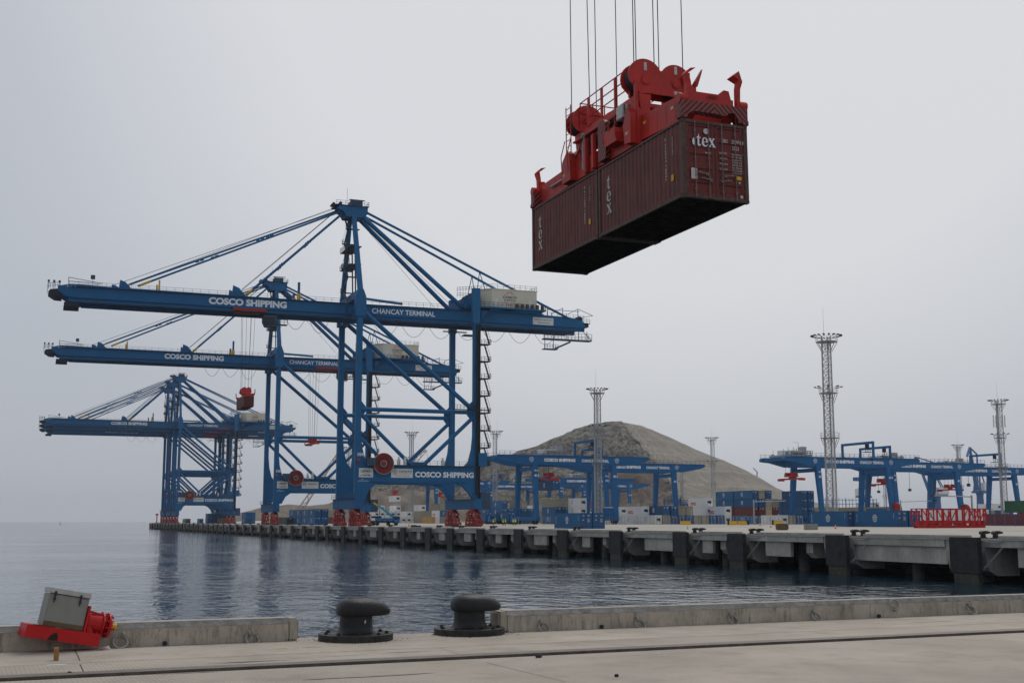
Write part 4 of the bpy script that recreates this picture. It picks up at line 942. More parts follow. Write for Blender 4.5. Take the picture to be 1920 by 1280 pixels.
        if s_ < 0:
            f = y-.675
            text('COSCO SHIPPING', (14.7,f,12.25),(1,0,0),(0,0,1),15.6,1.42, fr, 'letter', .045)
            pn = MB().box(.3,3.9,f-.02,f+.005,12.1,14.35).build('sign_panel', 'white', fr)
            pn2 = MB().box(8.5,14.1,f-.02,f+.005,12.1,14.35).build('sign_panel', 'white', fr)
            mb = MB(); arc_into(mb, (2.1,f-.024,13.6),(1,0,0),(0,0,1),1.45,.42,0,6.283,.08,30); text_into(mb,'ZPMC',(1.0,f-.024,13.38),(1,0,0),(0,0,1),2.2,.45,.05); text_into(mb,'上海振华重工',(.55,f-.024,12.35),(1,0,0),(0,0,1),3.1,.5,.02); mb.build('sign_lettering','dark',fr)
            mb = MB(); emblem_into(mb,(9.5,f-.024,13.5),(1,0,0),(0,0,1),.62); text_into(mb,'中远海运港口',(10.5,f-.024,13.35),(1,0,0),(0,0,1),3.3,.55,.02); text_into(mb,'COSCO SHIPPING PORTS',(10.5,f-.024,13.0),(1,0,0),(0,0,1),3.3,.2,0); text_into(mb,'Puerto de Chancay',(9.6,f-.024,12.35),(1,0,0),(0,0,1),3.6,.35,0); mb.build('sign_lettering','dark',fr)
            mb = MB(); text_into(mb,'SWL',(.9,f,11.5),(1,0,0),(0,0,1),.6,.25,.0); text_into(mb,'UNDER SPREADER 65t',(.1,f,11.1),(1,0,0),(0,0,1),2.7,.22,0); mb.build('load_lettering','letter',fr)
            no = text('104', (-.1,f,17.3),(1,0,0),(0,0,1),1.55,.85, fr, 'letter', .04, 1.0, 'number_plate')
    # cross girders along the quay
    P(MB().box(-.9,.9,-8.79,8.79,57.2,59.0), 'cross_girder'); P(MB().box(G-1.1,G+1.1,-8.96,8.96,57.3,59.6), 'cross_girder')
    P(MB().box(-.8,.8,-8.79,-4.3,52.4,54.6).box(-.8,.8,4.3,8.79,52.4,54.6), 'hanger_beam', kind='stuff')
    # boom and girders
    for s_ in (-1, 1):
        def yb(a, c): return (a, c) if s_ > 0 else (-c, -a)
        ya, yb_ = yb(2.6, 4.0)
        bm_ = P(MB().prism([(-69.5,53.85),(-71.5,55.2),(-71.5,56.35),(-69,56.95),(-66,57.0),(-60,56.85),(-2.2,56.55),(-2.2,53.75)], ya, yb_, 'xz'), 'boom')
        P(MB().prism([(-1.9,53.75),(-1.9,56.55),(30,56.75),(33,57.1),(50,56.7),(60,56.5),(64.0,55.6),(65.0,53.75)], ya, yb_, 'xz'), 'girder')
        a2, b2 = yb(2.3, 4.35)
        P(MB().box(-68.5,64.5,a2,b2,53.62,53.745), 'rail_flange'); a3, b3 = yb(2.9, 3.9)
        P(MB().prism([(-69,52.75),(-69,53.615),(64.5,53.615),(64.5,52.75)], a3, b3, 'xz'), 'rail_girder')
        P(MB().box(-66,62,*yb(2.7,4.15),52.60,52.745), 'bottom_flange', 'dark')
        P(MB().box(-70,-66.5,*yb(2.0,3.8),51.7,52.595), 'end_stop', 'dark')
        if s_ < 0:
            text('COSCO SHIPPING', (-36.6,-4.012,54.15),(1,0,0),(0,0,1),19.2,1.75, bm_, 'letter', .05)
            text('CHANCAY TERMINAL', (4.6,-4.012,54.3),(1,0,0),(0,0,1),17.0,1.35, bm_, 'letter', .02)
            MB().box(49.2,55.2,-4.06,-4.005,53.9,55.9).build('sign_panel','white',bm_)
            mb = MB(); text_into(mb,'PUERTO MULTIPROPOSITO',(49.6,-4.064,55.1),(1,0,0),(0,0,1),5.2,.35,0); text_into(mb,'TERMINALES',(50.6,-4.064,54.3),(1,0,0),(0,0,1),3.4,.35,0); mb.build('sign_lettering','dark',bm_)
            mb = MB(); text_into(mb,'104',(-69.5,-4.012,56.2),(1,0,0),(0,0,1),2,.4,.02); mb.build('boom_number','letter',bm_)
        mb = MB(); yr = s_*4.6
        mb.box(-69,33,min(yr,s_*4.01),max(yr,s_*4.01),56.35,56.42); railing(mb, [(-69,yr,56.42),(-58.6,yr,56.42)]); railing(mb, [(-55,yr,56.42),(-2,yr,56.42)]); railing(mb, [(2.5,yr,56.6),(28,yr,56.6)]); railing(mb, [(50,yr,56.5),(64,yr,55.9)], 1.1, .035, 1.6)
        P(mb, 'boom_walkway', 'grate')
        # brackets and stays
        ys = s_*3.3
        for x, hh, ww in ((-58 if s_ > 0 else -56.5, 1.9, 1.3), (-29.5, 2.4, 1.5)):
            P(MB().prism([(x-ww,56.7),(x-ww*.8,56.9+hh),(x+ww*.2,57.0+hh*.7),(x+ww*1.3,56.7)], ys-.25, ys+.25, 'xz'), 'stay_bracket')
        xo = -58.2 if s_ > 0 else -53.4
        P(MB().tube((xo,ys,57.6),(-3.2,s_*1.3,81.6+.45*s_),.25,8), 'forestay', smooth=True); P(MB().tube((xo-1,ys,58.4),(-3.2,s_*1.3,82.8),.06,5), 'stay_rope', 'dark')
        P(MB().tube((-27.4,ys,57.2),(-3.0,s_*1.3,80.6),.27,8), 'forestay', smooth=True); P(MB().tube((-28.6,ys,58.4),(-3.6,s_*1.3,82.2),.06,5), 'stay_rope', 'dark')
        for fx, fz, tx, tz in ((xo,57.6,-3.2,81.6),(-27.4,57.2,-3.0,80.6)):
            mb = MB(); a = Vector((fx,ys,fz)); c = Vector((tx,s_*1.3,tz)); mb.tube(a.lerp(c,.005), a.lerp(c,.06), .3, 8); P(mb, 'stay_link', 'yellow')
            for k in (.35,.37,.62,.64): q = a.lerp(c,k); P(MB().bar(q-Vector((.4,0,.2)), q+Vector((.4,0,.12)), .65,.6), 'stay_joint')
        P(MB().bbox(-48.6,-48.2,ys-.15,ys+.15,56.6,59.4,.03), 'yellow_post', 'yellow'); P(MB().bbox(-14.6,-14.0,ys-.2,ys+.2,56.6,61.2 if s_<0 else 59.5,.03), 'stay_prop'); P(MB().bbox(-14.75,-13.85,ys-.3,ys+.3,56.6,58.2,.03), 'prop_foot', 'yellow')
        P(MB().tube((1.6,s_*1.5,80.6),(28.9,s_*4.4,57.3),.60,12), 'backstay_tube', smooth=True)
        P(MB().tube((2.4,s_*1.8,81.6),(59.2,s_*4.2,56.3),.33,10), 'rear_stay', smooth=True)
        for x in (28.2,):
            k = (x+6-2.4)/(59.2-2.4); top = Vector((2.4,s_*1.8,81.6)).lerp(Vector((59.2,s_*4.2,56.3)), k)
            P(MB().tube((x+4.6,s_*4.2,59.2), top, .11, 6).tube((x+7.2,s_*4.2,62.4), top, .11, 6), 'stay_support')
        P(MB().tube((2.2,s_*1.5,79.6),(25,s_*5.5,57.8),.045,4), 'guy_wire', 'dark')
    for k in range(14):
        x = -69+k*10.2; 
        if abs(x) < 2: x += 3
        P(MB().box(x-.35,x+.35,-2.59,2.59,54.9,55.9), 'cross_tie')
    # boom tip platform with lamps
    mb = MB(); mb.prism([(-73.6,54.9),(-73.2,55.5),(-70.5,55.9),(-70.5,53.9),(-72.2,54.0)], -3.6, 3.6, 'xz'); P(mb, 'tip_sheave_frame', 'dark')
    mb = MB(); railing(mb, [(-73.8,-3.6,55.6),(-71,-3.6,56)], 1.3, .05, .6); railing(mb, [(-73.8,-3.6,55.6),(-73.8,3.6,55.6)], 1.3, .05, 1)
    for x in (-73.6,-72.4,-71.2): mb.bar((x,-3.5,55.6),(x,-3.5,57.7),.12); mb.box(x-.25,x+.25,-3.7,-3.3,57.2,57.7)
    mb.bar((-69.2,-4,57),(-69.2,-4,58.6),.14); mb.bar((-69.2,-4,58.5),(-61.5,-4,57.5),.12); mb.bar((-69.2,-4,57.6),(-62,-4,57.3),.10); mb.bar((-63.8,-4,57),(-63.8,-4,58.4),.08); mb.box(-64.3,-63.3,-4.2,-3.9,58.4,59.4); P(mb, 'tip_platform', 'grate')
    # apex head
    P(MB().prism([(-4.6,81.6),(-3.0,80.9),(-2.2,79.6),(2.2,79.6),(3.4,80.6),(3.4,82.4),(-4.0,82.6)], -2.6, 2.6, 'xz'), 'apex_head')
    P(MB().bbox(-.9,2.2,-1.9,1.9,82.6,84.2,.05), 'apex_cabin', 'grate'); mb = MB(); mb.box(-5.2,3.7,-3,3,82.45,82.55); railing(mb, [(-5.1,-2.95,82.55),(3.6,-2.95,82.55),(3.6,2.95,82.55),(-5.1,2.95,82.55)], 1.1, .04, 1.2); P(mb, 'apex_platform', 'grate')
    P(MB().tube((-5.4,-1.5,83),(-5.4,1.5,83),.35,10).tube((-3.6,-1.7,83.2),(-3.6,1.7,83.2),.42,12).box(-5.6,-2.4,-1,1,82.6,83.1), 'apex_sheave', 'dark'); P(MB().bar((-.5,0,84.2),(-.5,0,84.7),.3).box(-1,3.2,-.15,.15,84.7,84.9), 'service_jib', 'dark'); P(MB().tube((-1.2,1.5,82.6),(-1.2,1.5,88.2),.04,5), 'lightning_rod', 'dark')
    # stairs inside the A-frame
    mb = MB(); z = 57.5; k = 0
    while z < 78:
        w_ = 1.7+(80-z)*.09; y0_ = -w_ if k % 2 else w_
        mb.bar((-1.6,-y0_*.8,z),(-1.6,y0_*.8,z+2.9),.7,.18,(1,0,0)); mb.bar((-1.95,-y0_*.8,z+1),(-1.95,y0_*.8,z+3.9),.05); mb.box(-2.1,1.4,y0_*.8-.7,y0_*.8+.7,z+2.85,z+2.95); railing(mb, [(-2.05,y0_*.8-.65,z+2.95),(-2.05,y0_*.8+.65,z+2.95)], 1.1, .04, .7); z += 3.2; k += 1
    P(mb, 'mast_stair', 'dark')
    for z in (66.5, 71.2): P(railing(MB().box(-1.9,1.3,-5.4,5.4,z,z+.12), [(-1.9,-5.4,z+.12),(-1.9,5.4,z+.12)], 1.2, .05, 1.2), 'mast_platform', 'grate')
    for y in (-1.6, 1.6): P(MB().bar((.8,y,59),(.4,y,72),.3), 'stair_post', 'grate')
    # machinery house
    x0, x1, yh = 34.9, 50.0, 4.9
    plan = [(x0,-yh+2.2),(x0+2.2,-yh),(x1,-yh),(x1,yh),(x0+2.2,yh),(x0,yh-2.2)]
    hs = P(MB().prism(plan, 57.9, 62.6, 'xy'), 'machinery_house', 'cream')
    MB().prism([(x0-.15,-yh+2.1),(x0+2.1,-yh-.15),(x1+.15,-yh-.15),(x1+.15,yh+.15),(x0+2.1,yh+.15),(x0-.15,yh-2.1)], 62.605, 62.85, 'xy').build('roof', 'cream', hs)
    mb = MB(); railing(mb, [(x0,-yh+2.2,62.85),(x0+2.2,-yh,62.85),(x1,-yh,62.85),(x1,yh,62.85),(x0+2.2,yh,62.85),(x0,yh-2.2,62.85)], 1.2, .045, 1.6); mb.build('roof_railing', 'grey', hs)
    ce = (42.2,-yh-.012,60.3)
    mb = MB(); emblem_into(mb, ce, (1,0,0), (0,0,1), 1.75, True, False, .07); mb.build('emblem_globe', 'redl', hs); mb = MB(); emblem_into(mb, ce, (1,0,0), (0,0,1), 1.75, False, True); mb.build('emblem_lettering', 'navy', hs)
    for x in (37.9, 47.6): MB().box(x,x+.9,-yh-.04,-yh-.005,58.0,60.2).build('door', 'white', hs)
    mb = MB(); mb.box(33,52,-6.7,6.7,57.2,57.55); P(mb, 'house_floor'); mb = MB(); railing(mb, [(33.2,-6.6,57.56),(51.8,-6.6,57.56)], 1.2, .045, 1.2); P(mb, 'house_railing', 'grate')
    for k in range(6): P(MB().bbox(43.6+k*1.45,44.3+k*1.45,-6.3,-5.5,57.56,58.8,.03), 'air_conditioner', 'brown')
    P(MB().prism([(34,54),(36.5,57.19),(40.5,57.19),(38,56.8),(42.5,56.8),(44.5,57.19),(51.9,57.19),(50,56.6),(34,56.6)], -5.4, -4.1, 'xz'), 'house_support')
    P(MB().bbox(28.8,33.6,-5.9,5.9,56.9,59.6,.1), 'rear_portal'); mb = MB(); railing(mb, [(27,-6,59.6),(33.4,-6,59.6)], 1.2,.05,.8); railing(mb, [(27,-6,61),(33.4,-6,61.8)], 1.2,.05,.8); mb.bar((26.8,-5.8,58.2),(33,-5.2,61.8),.25); P(mb, 'portal_stair', 'grate'); P(MB().bbox(31.9,33.3,-5,5,59.61,61.6,.05), 'stair_head', 'dark')
    # rear frames
    mb = MB()
    for x in (53.5, 58, 62.5): mb.bar((x,-4,56.4),(x,-4,58.9),.14); mb.bar((x-3,-4,57.3),(x,-4,58.9),.12); mb.bar((x,-4,56.4),(x,4,56.4),.14); mb.bar((x,4,56.4),(x,4,58.9),.14)
    mb.bar((52,-4,58.2),(63,-4,58.2),.12); mb.bar((62.5,-4,58.9),(67,-4,57.3),.12); mb.bar((62.5,-4,56.4),(67,-4,57.3),.12); P(mb, 'rear_frame', 'grate')
    P(MB().tube((63.5,-3,56.2),(63.5,3,56.2),.9,16).bbox(62.8,66.0,-3.4,3.4,54.1,55.2,.05), 'rope_drum', 'dark'); mb = MB(); railing(mb, [(62.5,-3.8,55.3),(66.2,-3.8,55.1)], 1.1,.045,.9); mb.bar((62.5,-3.8,55.2),(66.2,-3.8,55.0),.2); P(mb, 'rear_platform', 'grate')
    # hanging maintenance platform
    mb = MB(); mb.box(52,66,-5.4,-3.4,49.9,50.2); railing(mb, [(52,-5.4,50.2),(66,-5.4,50.2)], 1.6,.05,1.0); railing(mb, [(52,-5.4,50.2),(66,-5.4,50.2)], .8,.05,2.0)
    for x in (52.3,55,59,62.5,65): mb.bar((x,-4.4,50.2),(x,-4.4,52.6),.16)
    mb.bar((64,-4.4,52.5),(66.4,-4.4,50.2),.14); P(mb, 'maintenance_platform', 'grate')
    mb = MB(); mb.box(52,56,-5.4,-3.4,47.2,47.4); railing(mb, [(52,-5.4,47.4),(56,-5.4,47.4)], 1.1,.05,.8); mb.bar((52.1,-5.4,47.2),(52.1,-5.4,50),.14); mb.bar((54.6,-5.4,47.2),(54.6,-5.4,50),.14); mb.bar((55.4,-4.4,47.5),(60,-4.4,49.6),.45); P(mb, 'lower_platform', 'grate')
    # festoon cable loops
    for k in range(7): P(loop((4.5+k*7.4,-4.5,52.5), (11.9+k*7.4,-4.5,52.5), 4.0, .05), 'festoon_loop', 'dark')
    for x in (-12,-18,-24): P(loop((x,-4.5,52.5), (x+5.6,-4.5,52.5), 3.6 if x < -12 else 4.2, .05), 'festoon_loop', 'dark')
    for k in range(7): P(loop((4.5+k*7.4,-4.5,52.5), (11.9+k*7.4,-4.5,52.5), 1.3, .035), 'festoon_loop', 'dark')
    # stair tower down the landside leg
    cage = MB(); y = -YF-.8; xx = G+.35
    for z in range(16, 52): cage.box(xx-.35,xx+.35,y-.55,y-.45,z,z+.12)
    cage.box(xx-.5,xx-.38,y-.6,y-.02,8,52); cage.box(xx+.42,xx+.54,y-.6,y-.02,8,52); cage.box(xx-.5,xx+.54,y-.05,y-.01,8,52); P(cage, 'lift_cage', 'dark')
    z = 15.5; k = 0
    while z < 51:
        mb = MB(); mb.box(G+.87,G+3.6,-YF-1.7,-YF+.6,z,z+.14); mb.bar((G+.9,-YF-1,z-.3),(G+3.5,-YF-1,z+.5-.45),.22)
        railing(mb, [(G+1.0,-YF-1.7,z+.14),(G+3.6,-YF-1.7,z+.14),(G+3.6,-YF+.6,z+.14)], 1.1,.05,.9)
        mb.bar((G+3.2,-YF-1.5,z+.1),(G+1.9,-YF-1.5,z+4.3),.5,.12); mb.bar((G+3.5,-YF-1.7,z+1.2),(G+2.2,-YF-1.7,z+5.3),.06); mb.bar((G+2.9,-YF-1.7,z+.2),(G+1.6,-YF-1.7,z+4.3),.05)
        for q in range(4): mb.bar((G+3.3-.3*q,-YF-1.7,z+.3+q),(G+3.0-.3*q-.2,-YF-1.7,z+1.6+q),.05)
        P(mb, 'stair_landing', 'dark'); z += 4.45; k += 1
    P(MB().bbox(G+.3,G+2.6,-YF-2,-YF+1,15.2,18.6,.05), 'lift_landing', 'crane'); P(MB().bbox(G+.9,G+3.4,-YF-1.8,-YF+1,4.4,8.6,.05), 'electric_house', 'grate')
    mb = MB(); railing(mb, [(24.5,-YF-1.5,29.7),(31,-YF-1.5,29.7)], 1.1,.05,.9); mb.box(24.5,34.5,-YF-1.6,-YF-.8,29.5,29.7); P(mb, 'tie_platform', 'dark')
    # cable reel
    rl = P(MB().lathe([(.5,-.05),(2.55,-.12),(2.62,0),(2.55,.12),(.5,.05)], (6.3,-YF-1.55,15.5), 48, 'y'), 'cable_reel', 'red')
    mb = MB()
    for k in range(48):
        a = k*math.pi/24; mb.bar((6.3+.7*math.cos(a),-YF-1.70,15.5+.7*math.sin(a)), (6.3+2.66*math.cos(a),-YF-1.72,15.5+2.66*math.sin(a)), .05)
    mb.build('reel_spokes', 'rust', rl, kind='stuff'); mb = MB(); mb.torus((6.3,-YF-1.78,15.5), 2.6, .05, 40, 5, (0,1,0)); mb.torus((6.3,-YF-1.78,15.5), .75, .07, 20, 5, (0,1,0)); mb.build('reel_rim', 'letterg', rl); MB().tube((6.3,-YF-2.1,15.5),(6.3,-YF-.8,15.5),.45,14).build('reel_hub', 'red', rl)
    P(MB().bbox(1.9,4.2,-YF-2.2,-YF-1,14.9,16.9,.05), 'reel_drive', 'grate')
    for x in (10, 11.6, 21.5): P(MB().bbox(x,x+.7,-YF-1.3,-YF-.6,15.2,16.6,.05).tube((x+.35,-YF-1,16.6),(x+.35,-YF-1,17.2),.3,8), 'floodlight', 'white')
    P(MB().lathe([(0,0),(.35,.05),(.42,.35),(.3,.6),(0,.65)], (.0,-YF-1.2,15.9), 14), 'warning_lamp', 'redl')
    # trolley and cab
    tr = ob('trolley', MB().box(-4.2,4.2,-4.42,-4.17,52.9,53.6).box(-4.2,4.2,4.17,4.42,52.9,53.6).box(-3,3,-2.2,2.2,53.0,53.58).mesh('trolley','red'), t, (-26.5,0,0))
    cabm = MB().prism([(4.0,49.4),(3.4,50.6),(3.4,52.2),(6.8,52.2),(6.8,49.4)], -4.1, -1.5, 'xz').build('operator_cab', 'grate', tr)
    MB().prism([(3.72,49.7),(3.32,50.6),(3.32,51.8),(6.2,51.8),(6.2,49.7)], -4.13, -4.105, 'xz').build('window', 'window', cabm)
    mb = MB(); mb.box(6.8,9.4,-4.1,-2.5,49.9,50.1); railing(mb, [(6.8,-4.1,50.1),(9.4,-4.1,50.1)], 1.1,.05,.8); mb.build('cab_platform', 'dark', tr)
    P(MB().box(30,33.2,-3.2,-1,50,50.3).box(24,30.5,-4,-3,50.6,50.8), 'girder_catwalk', 'dark')
    return t, tr, no
crane1, trolley1, num1 = sts_crane()
idx = kidindex()
for i, (Y, xt, no, lab) in enumerate(((423.0, 18.0, '105', 'second blue quay crane, numbered 105, partly hidden behind the nearest one'),
        (724.5, 25, '106', 'nearest of the three small distant blue cranes at the pier end'), (756.0, 22, '107', 'middle one of the three overlapping distant blue cranes'), (790.5, 27, '108', 'farthest of the three overlapping distant blue cranes at the pier end'))):
    c = clone(crane1, None, idx); c.location = (74.2, Y, 0); c['label'] = lab
    for o in [o for o in bpy.data.objects if o.parent == c]:
        if o.name.startswith('trolley'): o.location.x = xt
        if o.name.startswith('portal_frame'):
            for q in [q for q in bpy.data.objects if q.parent == o and q.name.startswith('number_plate')]:
                mb = MB(); text_into(mb, no, (-.1,-9.75-.675,17.3),(1,0,0),(0,0,1),1.55,.85,.04); q.data = mb.mesh('number_plate','letter')

# small spreaders hanging under the quay cranes
def small_spreader(x, y, z, label, ropes_to, full=False, cont=None):
    o = thing('container_spreader', label, 'spreader', (x, y, z), 0, 'red spreaders hanging from the quay cranes')
    MB().bbox(-.45,.45,-6,6,0,.7,.04).box(-1.2,1.2,-6.1,-5.7,-.1,.6).box(-1.2,1.2,5.7,6.1,-.1,.6).build('spreader_frame','red2',o)
    mb = MB()
    for yy_ in (-1.6, 1.6):
        mb.prism([(-1.3,1.3),(-1.1,2.3),(-.5,2.6),(0,2.3),(.5,2.6),(1.1,2.3),(1.3,1.3),(.6,.7),(-.6,.7)], yy_-.2, yy_+.2, 'xz')
    mb.box(-.9,.9,-1.4,1.4,.9,1.3); mb.build('headblock','red2',o)
    for sx in (-1,1):
        for sy in (-1,1): MB().bar((sx*1.3,sy*5.9,.2),(sx*1.45,sy*5.9,1.6),.18,.35,(0,1,0)).build('flipper_arm','red2',o)
    for sx, sy in ((-1.1,-1.6),(-.4,-1.6),(.4,-1.6),(1.1,-1.6),(-.9,1.6),(.9,1.6)): MB().tube((sx,sy,2.2),(sx*1.4,sy*1.2,ropes_to-z),.035,4).build('hoist_rope','rope',o)
    return o
small_spreader(74.2-26.4, 312.2-.5, 31.7, 'small red spreader lifting a brown container over the water', 53)
mb = MB().bbox(-1.22,1.22,-6.05,6.05,0,2.59,.04); o = mb.build('shipping_container','cred'); o.location = (74.2-26.4, 311.7, 29.05); tag(o, 'small brown container held in the air over the water by the nearest crane', 'container')
for s_ in (-1,1): MB().box(s_*.6-.5,s_*.6+.5,-6.09,-6.055,.15,2.45).build('door','cred',o)
small_spreader(74.2+13, 419, 27, 'empty red spreader hanging behind the nearest crane legs', 53)

# ================================================================== LIGHT MASTS
def build_mast(Ht=45):
    t = thing('light_mast', 'tallest grey lattice light mast, near the right side, rising over the container stacks', 'light mast', (0,0,0), 0, 'grey lattice light masts of the yard')
    r0 = 1.35
    A = [R(200), R(320), R(80)]
    def leg(k, z): s_ = 1-.12*z/Ht; return Vector((r0*s_*math.cos(A[k]), r0*s_*math.sin(A[k]), z))
    for k in range(3): MB().tube(leg(k,0), leg(k,Ht+.5), .27 if k == 0 else .2, 10, .2 if k == 0 else .15).build('mast_tube','grey',t,True)
    mb = MB(); st = 1.6
    for i in range(int(Ht/st)):
        z = i*st
        for k in range(3):
            j = (k+1) % 3; mb.bar(leg(k,z), leg(j,z), .09); mb.bar(leg(k,z), leg(j,z+st), .08); mb.bar(leg(j,z), leg(k,z+st), .08)
    mb.build('lattice','grey',t,kind='stuff')
    mb = MB()
    for z in (i*.45 for i in range(int(Ht/.45))): mb.box(-.25,.25,-.1,-.06,z,z+.04)
    mb.box(-.3,-.26,-.12,-.06,0,Ht); mb.box(.26,.3,-.12,-.06,0,Ht); mb.build('ladder','grey',t,kind='stuff')
    for z, rr, lamps in ((Ht-1, 2.6, 18), (Ht*.70, 2.2, 8), (Ht*.46, 2.25, 0)):
        pf = MB(); n_ = 12
        pf.lathe([(.9,z),(rr,z),(rr,z+.16),(.9,z+.16)], (0,0,0), n_)
        for k in range(6): a = k*math.pi/3+.3; pf.bar((rr*math.cos(a),rr*math.sin(a),z),(1.25*math.cos(a),1.25*math.sin(a),z-2.3),.12)
        p_ = pf.build('platform','grey',t)
        ra = MB()
        for k in range(n_):
            a = 2*math.pi*k/n_; b2 = 2*math.pi*(k+1)/n_; ra.bar((rr*math.cos(a),rr*math.sin(a),z+.16),(rr*math.cos(a),rr*math.sin(a),z+1.3),.06)
            for h in (.7,1.3): ra.bar((rr*math.cos(a),rr*math.sin(a),z+h),(rr*math.cos(b2),rr*math.sin(b2),z+h),.05)
        ra.build('railing','grey',p_)
        for k in range(lamps):
            a = 2*math.pi*k/lamps; rl_ = rr+.85; lm = MB(); lm.bar((rr*math.cos(a),rr*math.sin(a),z+1.2),(rl_*math.cos(a),rl_*math.sin(a),z+1.7),.09); c = Vector((rl_*math.cos(a),rl_*math.sin(a),z+1.55)); d = Vector((math.cos(a),math.sin(a),.15))
            lm.bar(c-d*.25, c+d*.35, .5, .22); lm.build('floodlight','dark',p_)
    MB().tube((-.6,-.6,Ht),(-.6,-.6,Ht+7.5),.045,5,.02).build('lightning_rod','grey',t)
    return t
mast = build_mast()
idx = kidindex()
MAST = [(1562,299,1,None),(1122,383,.91,'second tallest grey lattice mast, standing before the hill'),(1884,462,1,'grey lattice mast at the right edge with aerials'),(1338,672,1,'slim grey mast in front of the smooth hill slope'),(1803,736,1,'distant pale mast between the right-hand gantry cranes'),
        (770,631,1,'distant mast seen through the frame of the nearest quay crane'),(1280,1010,1,'faint small mast at the foot of the hill'),(929,560,.9,'grey mast column behind the leftmost yard gantry'),(1662,800,.8,'faint mast by the red reel of the right-hand gantries'),(651,760,1,'distant mast just seen between the near crane legs'),(1150,760,.75,'short distant mast behind the second yard gantry')]
for i, (px, D, s_, lab) in enumerate(MAST):
    o = mast if i == 0 else clone(mast, None, idx)
    x, y = atD(px, D); o.location = (x, y, gz(x)); o.scale = (s_, s_, s_); o.rotation_euler = (0,0,-math.atan2(x,y)+.25*i)
    if lab: o['label'] = lab
    if px == 1884:
        for a in (0, 1.6, 3.1, 4.6):
            MB().bbox(2.2*math.cos(a)-.2,2.2*math.cos(a)+.2,2.2*math.sin(a)-.15,2.2*math.sin(a)+.15,35.5,40,.04).bar((1*math.cos(a),1*math.sin(a),37.5),(2.2*math.cos(a),2.2*math.sin(a),37.5),.12).build('aerial_panel','white',o)

# ================================================================== YARD GANTRIES
def build_rmg():
    t = thing('yard_gantry', 'x', 'gantry crane', (0,0,0), 0, 'blue rail-mounted gantry cranes over the container yard')
    P = lambda mb, name, mat='rmg', par=t, smooth=False: mb.build(name, mat, par, smooth)
    SP = 27; zb, zt = 18.4, 21.2
    for s_ in (-1, 1):
        y = s_*6.6
        g = P(MB().prism([(-12.5,zt-1.2),(-12.8,zt-.6),(-12.3,zt),(SP+12.3,zt),(SP+12.8,zt-.6),(SP+11,zt-1.5),(SP+4,zb),(SP+.5,zb),(-.5,zb),(-3.5,zb),(-9,zb+1.3)], y-.75, y+.75, 'xz'), 'main_girder')
        P(MB().box(-12,SP+12,y-.95,y+.95,zt+.005,zt+.12), 'girder_flange')
        mb = MB(); railing(mb, [(-12,y-s_*-1.1,zt+.12),(SP+12,y-s_*-1.1,zt+.12)], 1.15,.045,1.8); mb.build('girder_railing','grate',g)
        if s_ < 0:
            f = y-.765
            text('COSCO SHIPPING',(3.0,f,zb+.95),(1,0,0),(0,0,1),10.6,1.05,g,'letter',.075); text('CHANCAY TERMINAL',(15.8,f,zb+.95),(1,0,0),(0,0,1),9.4,.95,g,'letter',.045)
            for x in (-1.2, SP+1.0):
                mb = MB(); emblem_into(mb,(x,f,zb+1.6),(1,0,0),(0,0,1),.72); mb.build('emblem','letter',g)
            text('411',(-.65,-8.12,14.6),(1,0,-.0),(0,0,1),1.5,.8,g,'letter',.05); text('SWL 41t',(-.5,-7.95,16.3),(1,0,0),(0,0,1),1.2,.5,g,'letter',.05)
            text('411',(SP-.75,-8.12,14.6),(1,0,0),(0,0,1),1.5,.8,g,'letter',.05)
        for x in (0, SP):
            P(MB().bar((x,y+s_*1.9*.0,zb-.002),(x,s_*8.6,1.9),1.75,1.4,(0,1,0),1.25,1.1), 'leg')
    for x in (0, SP):
        P(MB().box(x-.7,x+.7,-9.4,9.4,1.2,2.4), 'sill_beam'); P(MB().box(x-.5,x+.5,-5.8,5.8,16.6,17.8), 'cross_beam')
        for y in (-8.2,-6,6,8.2): P(MB().tube((x-.3,y,.45),(x+.3,y,.45),.42,12).box(x-.45,x+.45,y-.8,y+.8,.5,1.195), 'wheel_truck','dark')
    for x in (-11.9, SP+11.9): P(MB().box(x-.4,x+.4,-5.8,5.8,zt-1.1,zt-.05), 'end_tie')
    # cable reel, electric house
    rl = P(MB().lathe([(.4,-.3),(2.3,-.35),(2.35,0),(2.3,.35),(.4,.3)], (SP+.2,-10.2,4.6), 30, 'x'), 'cable_reel','red'); P(MB().bbox(SP-2,SP+2.4,-2.6,2.6,2.41,5.2,.05), 'electric_house','rmg')
    mb = MB(); 
    for k in range(16): mb.bar((SP+1.2+(.9 if k % 2 else 0),8.6-.6,2.4+k),(SP+1.2+(0 if k % 2 else .9),8.6+.6,3.4+k),.12)
    P(mb, 'access_stair','dark')
    return t
rmg = build_rmg()
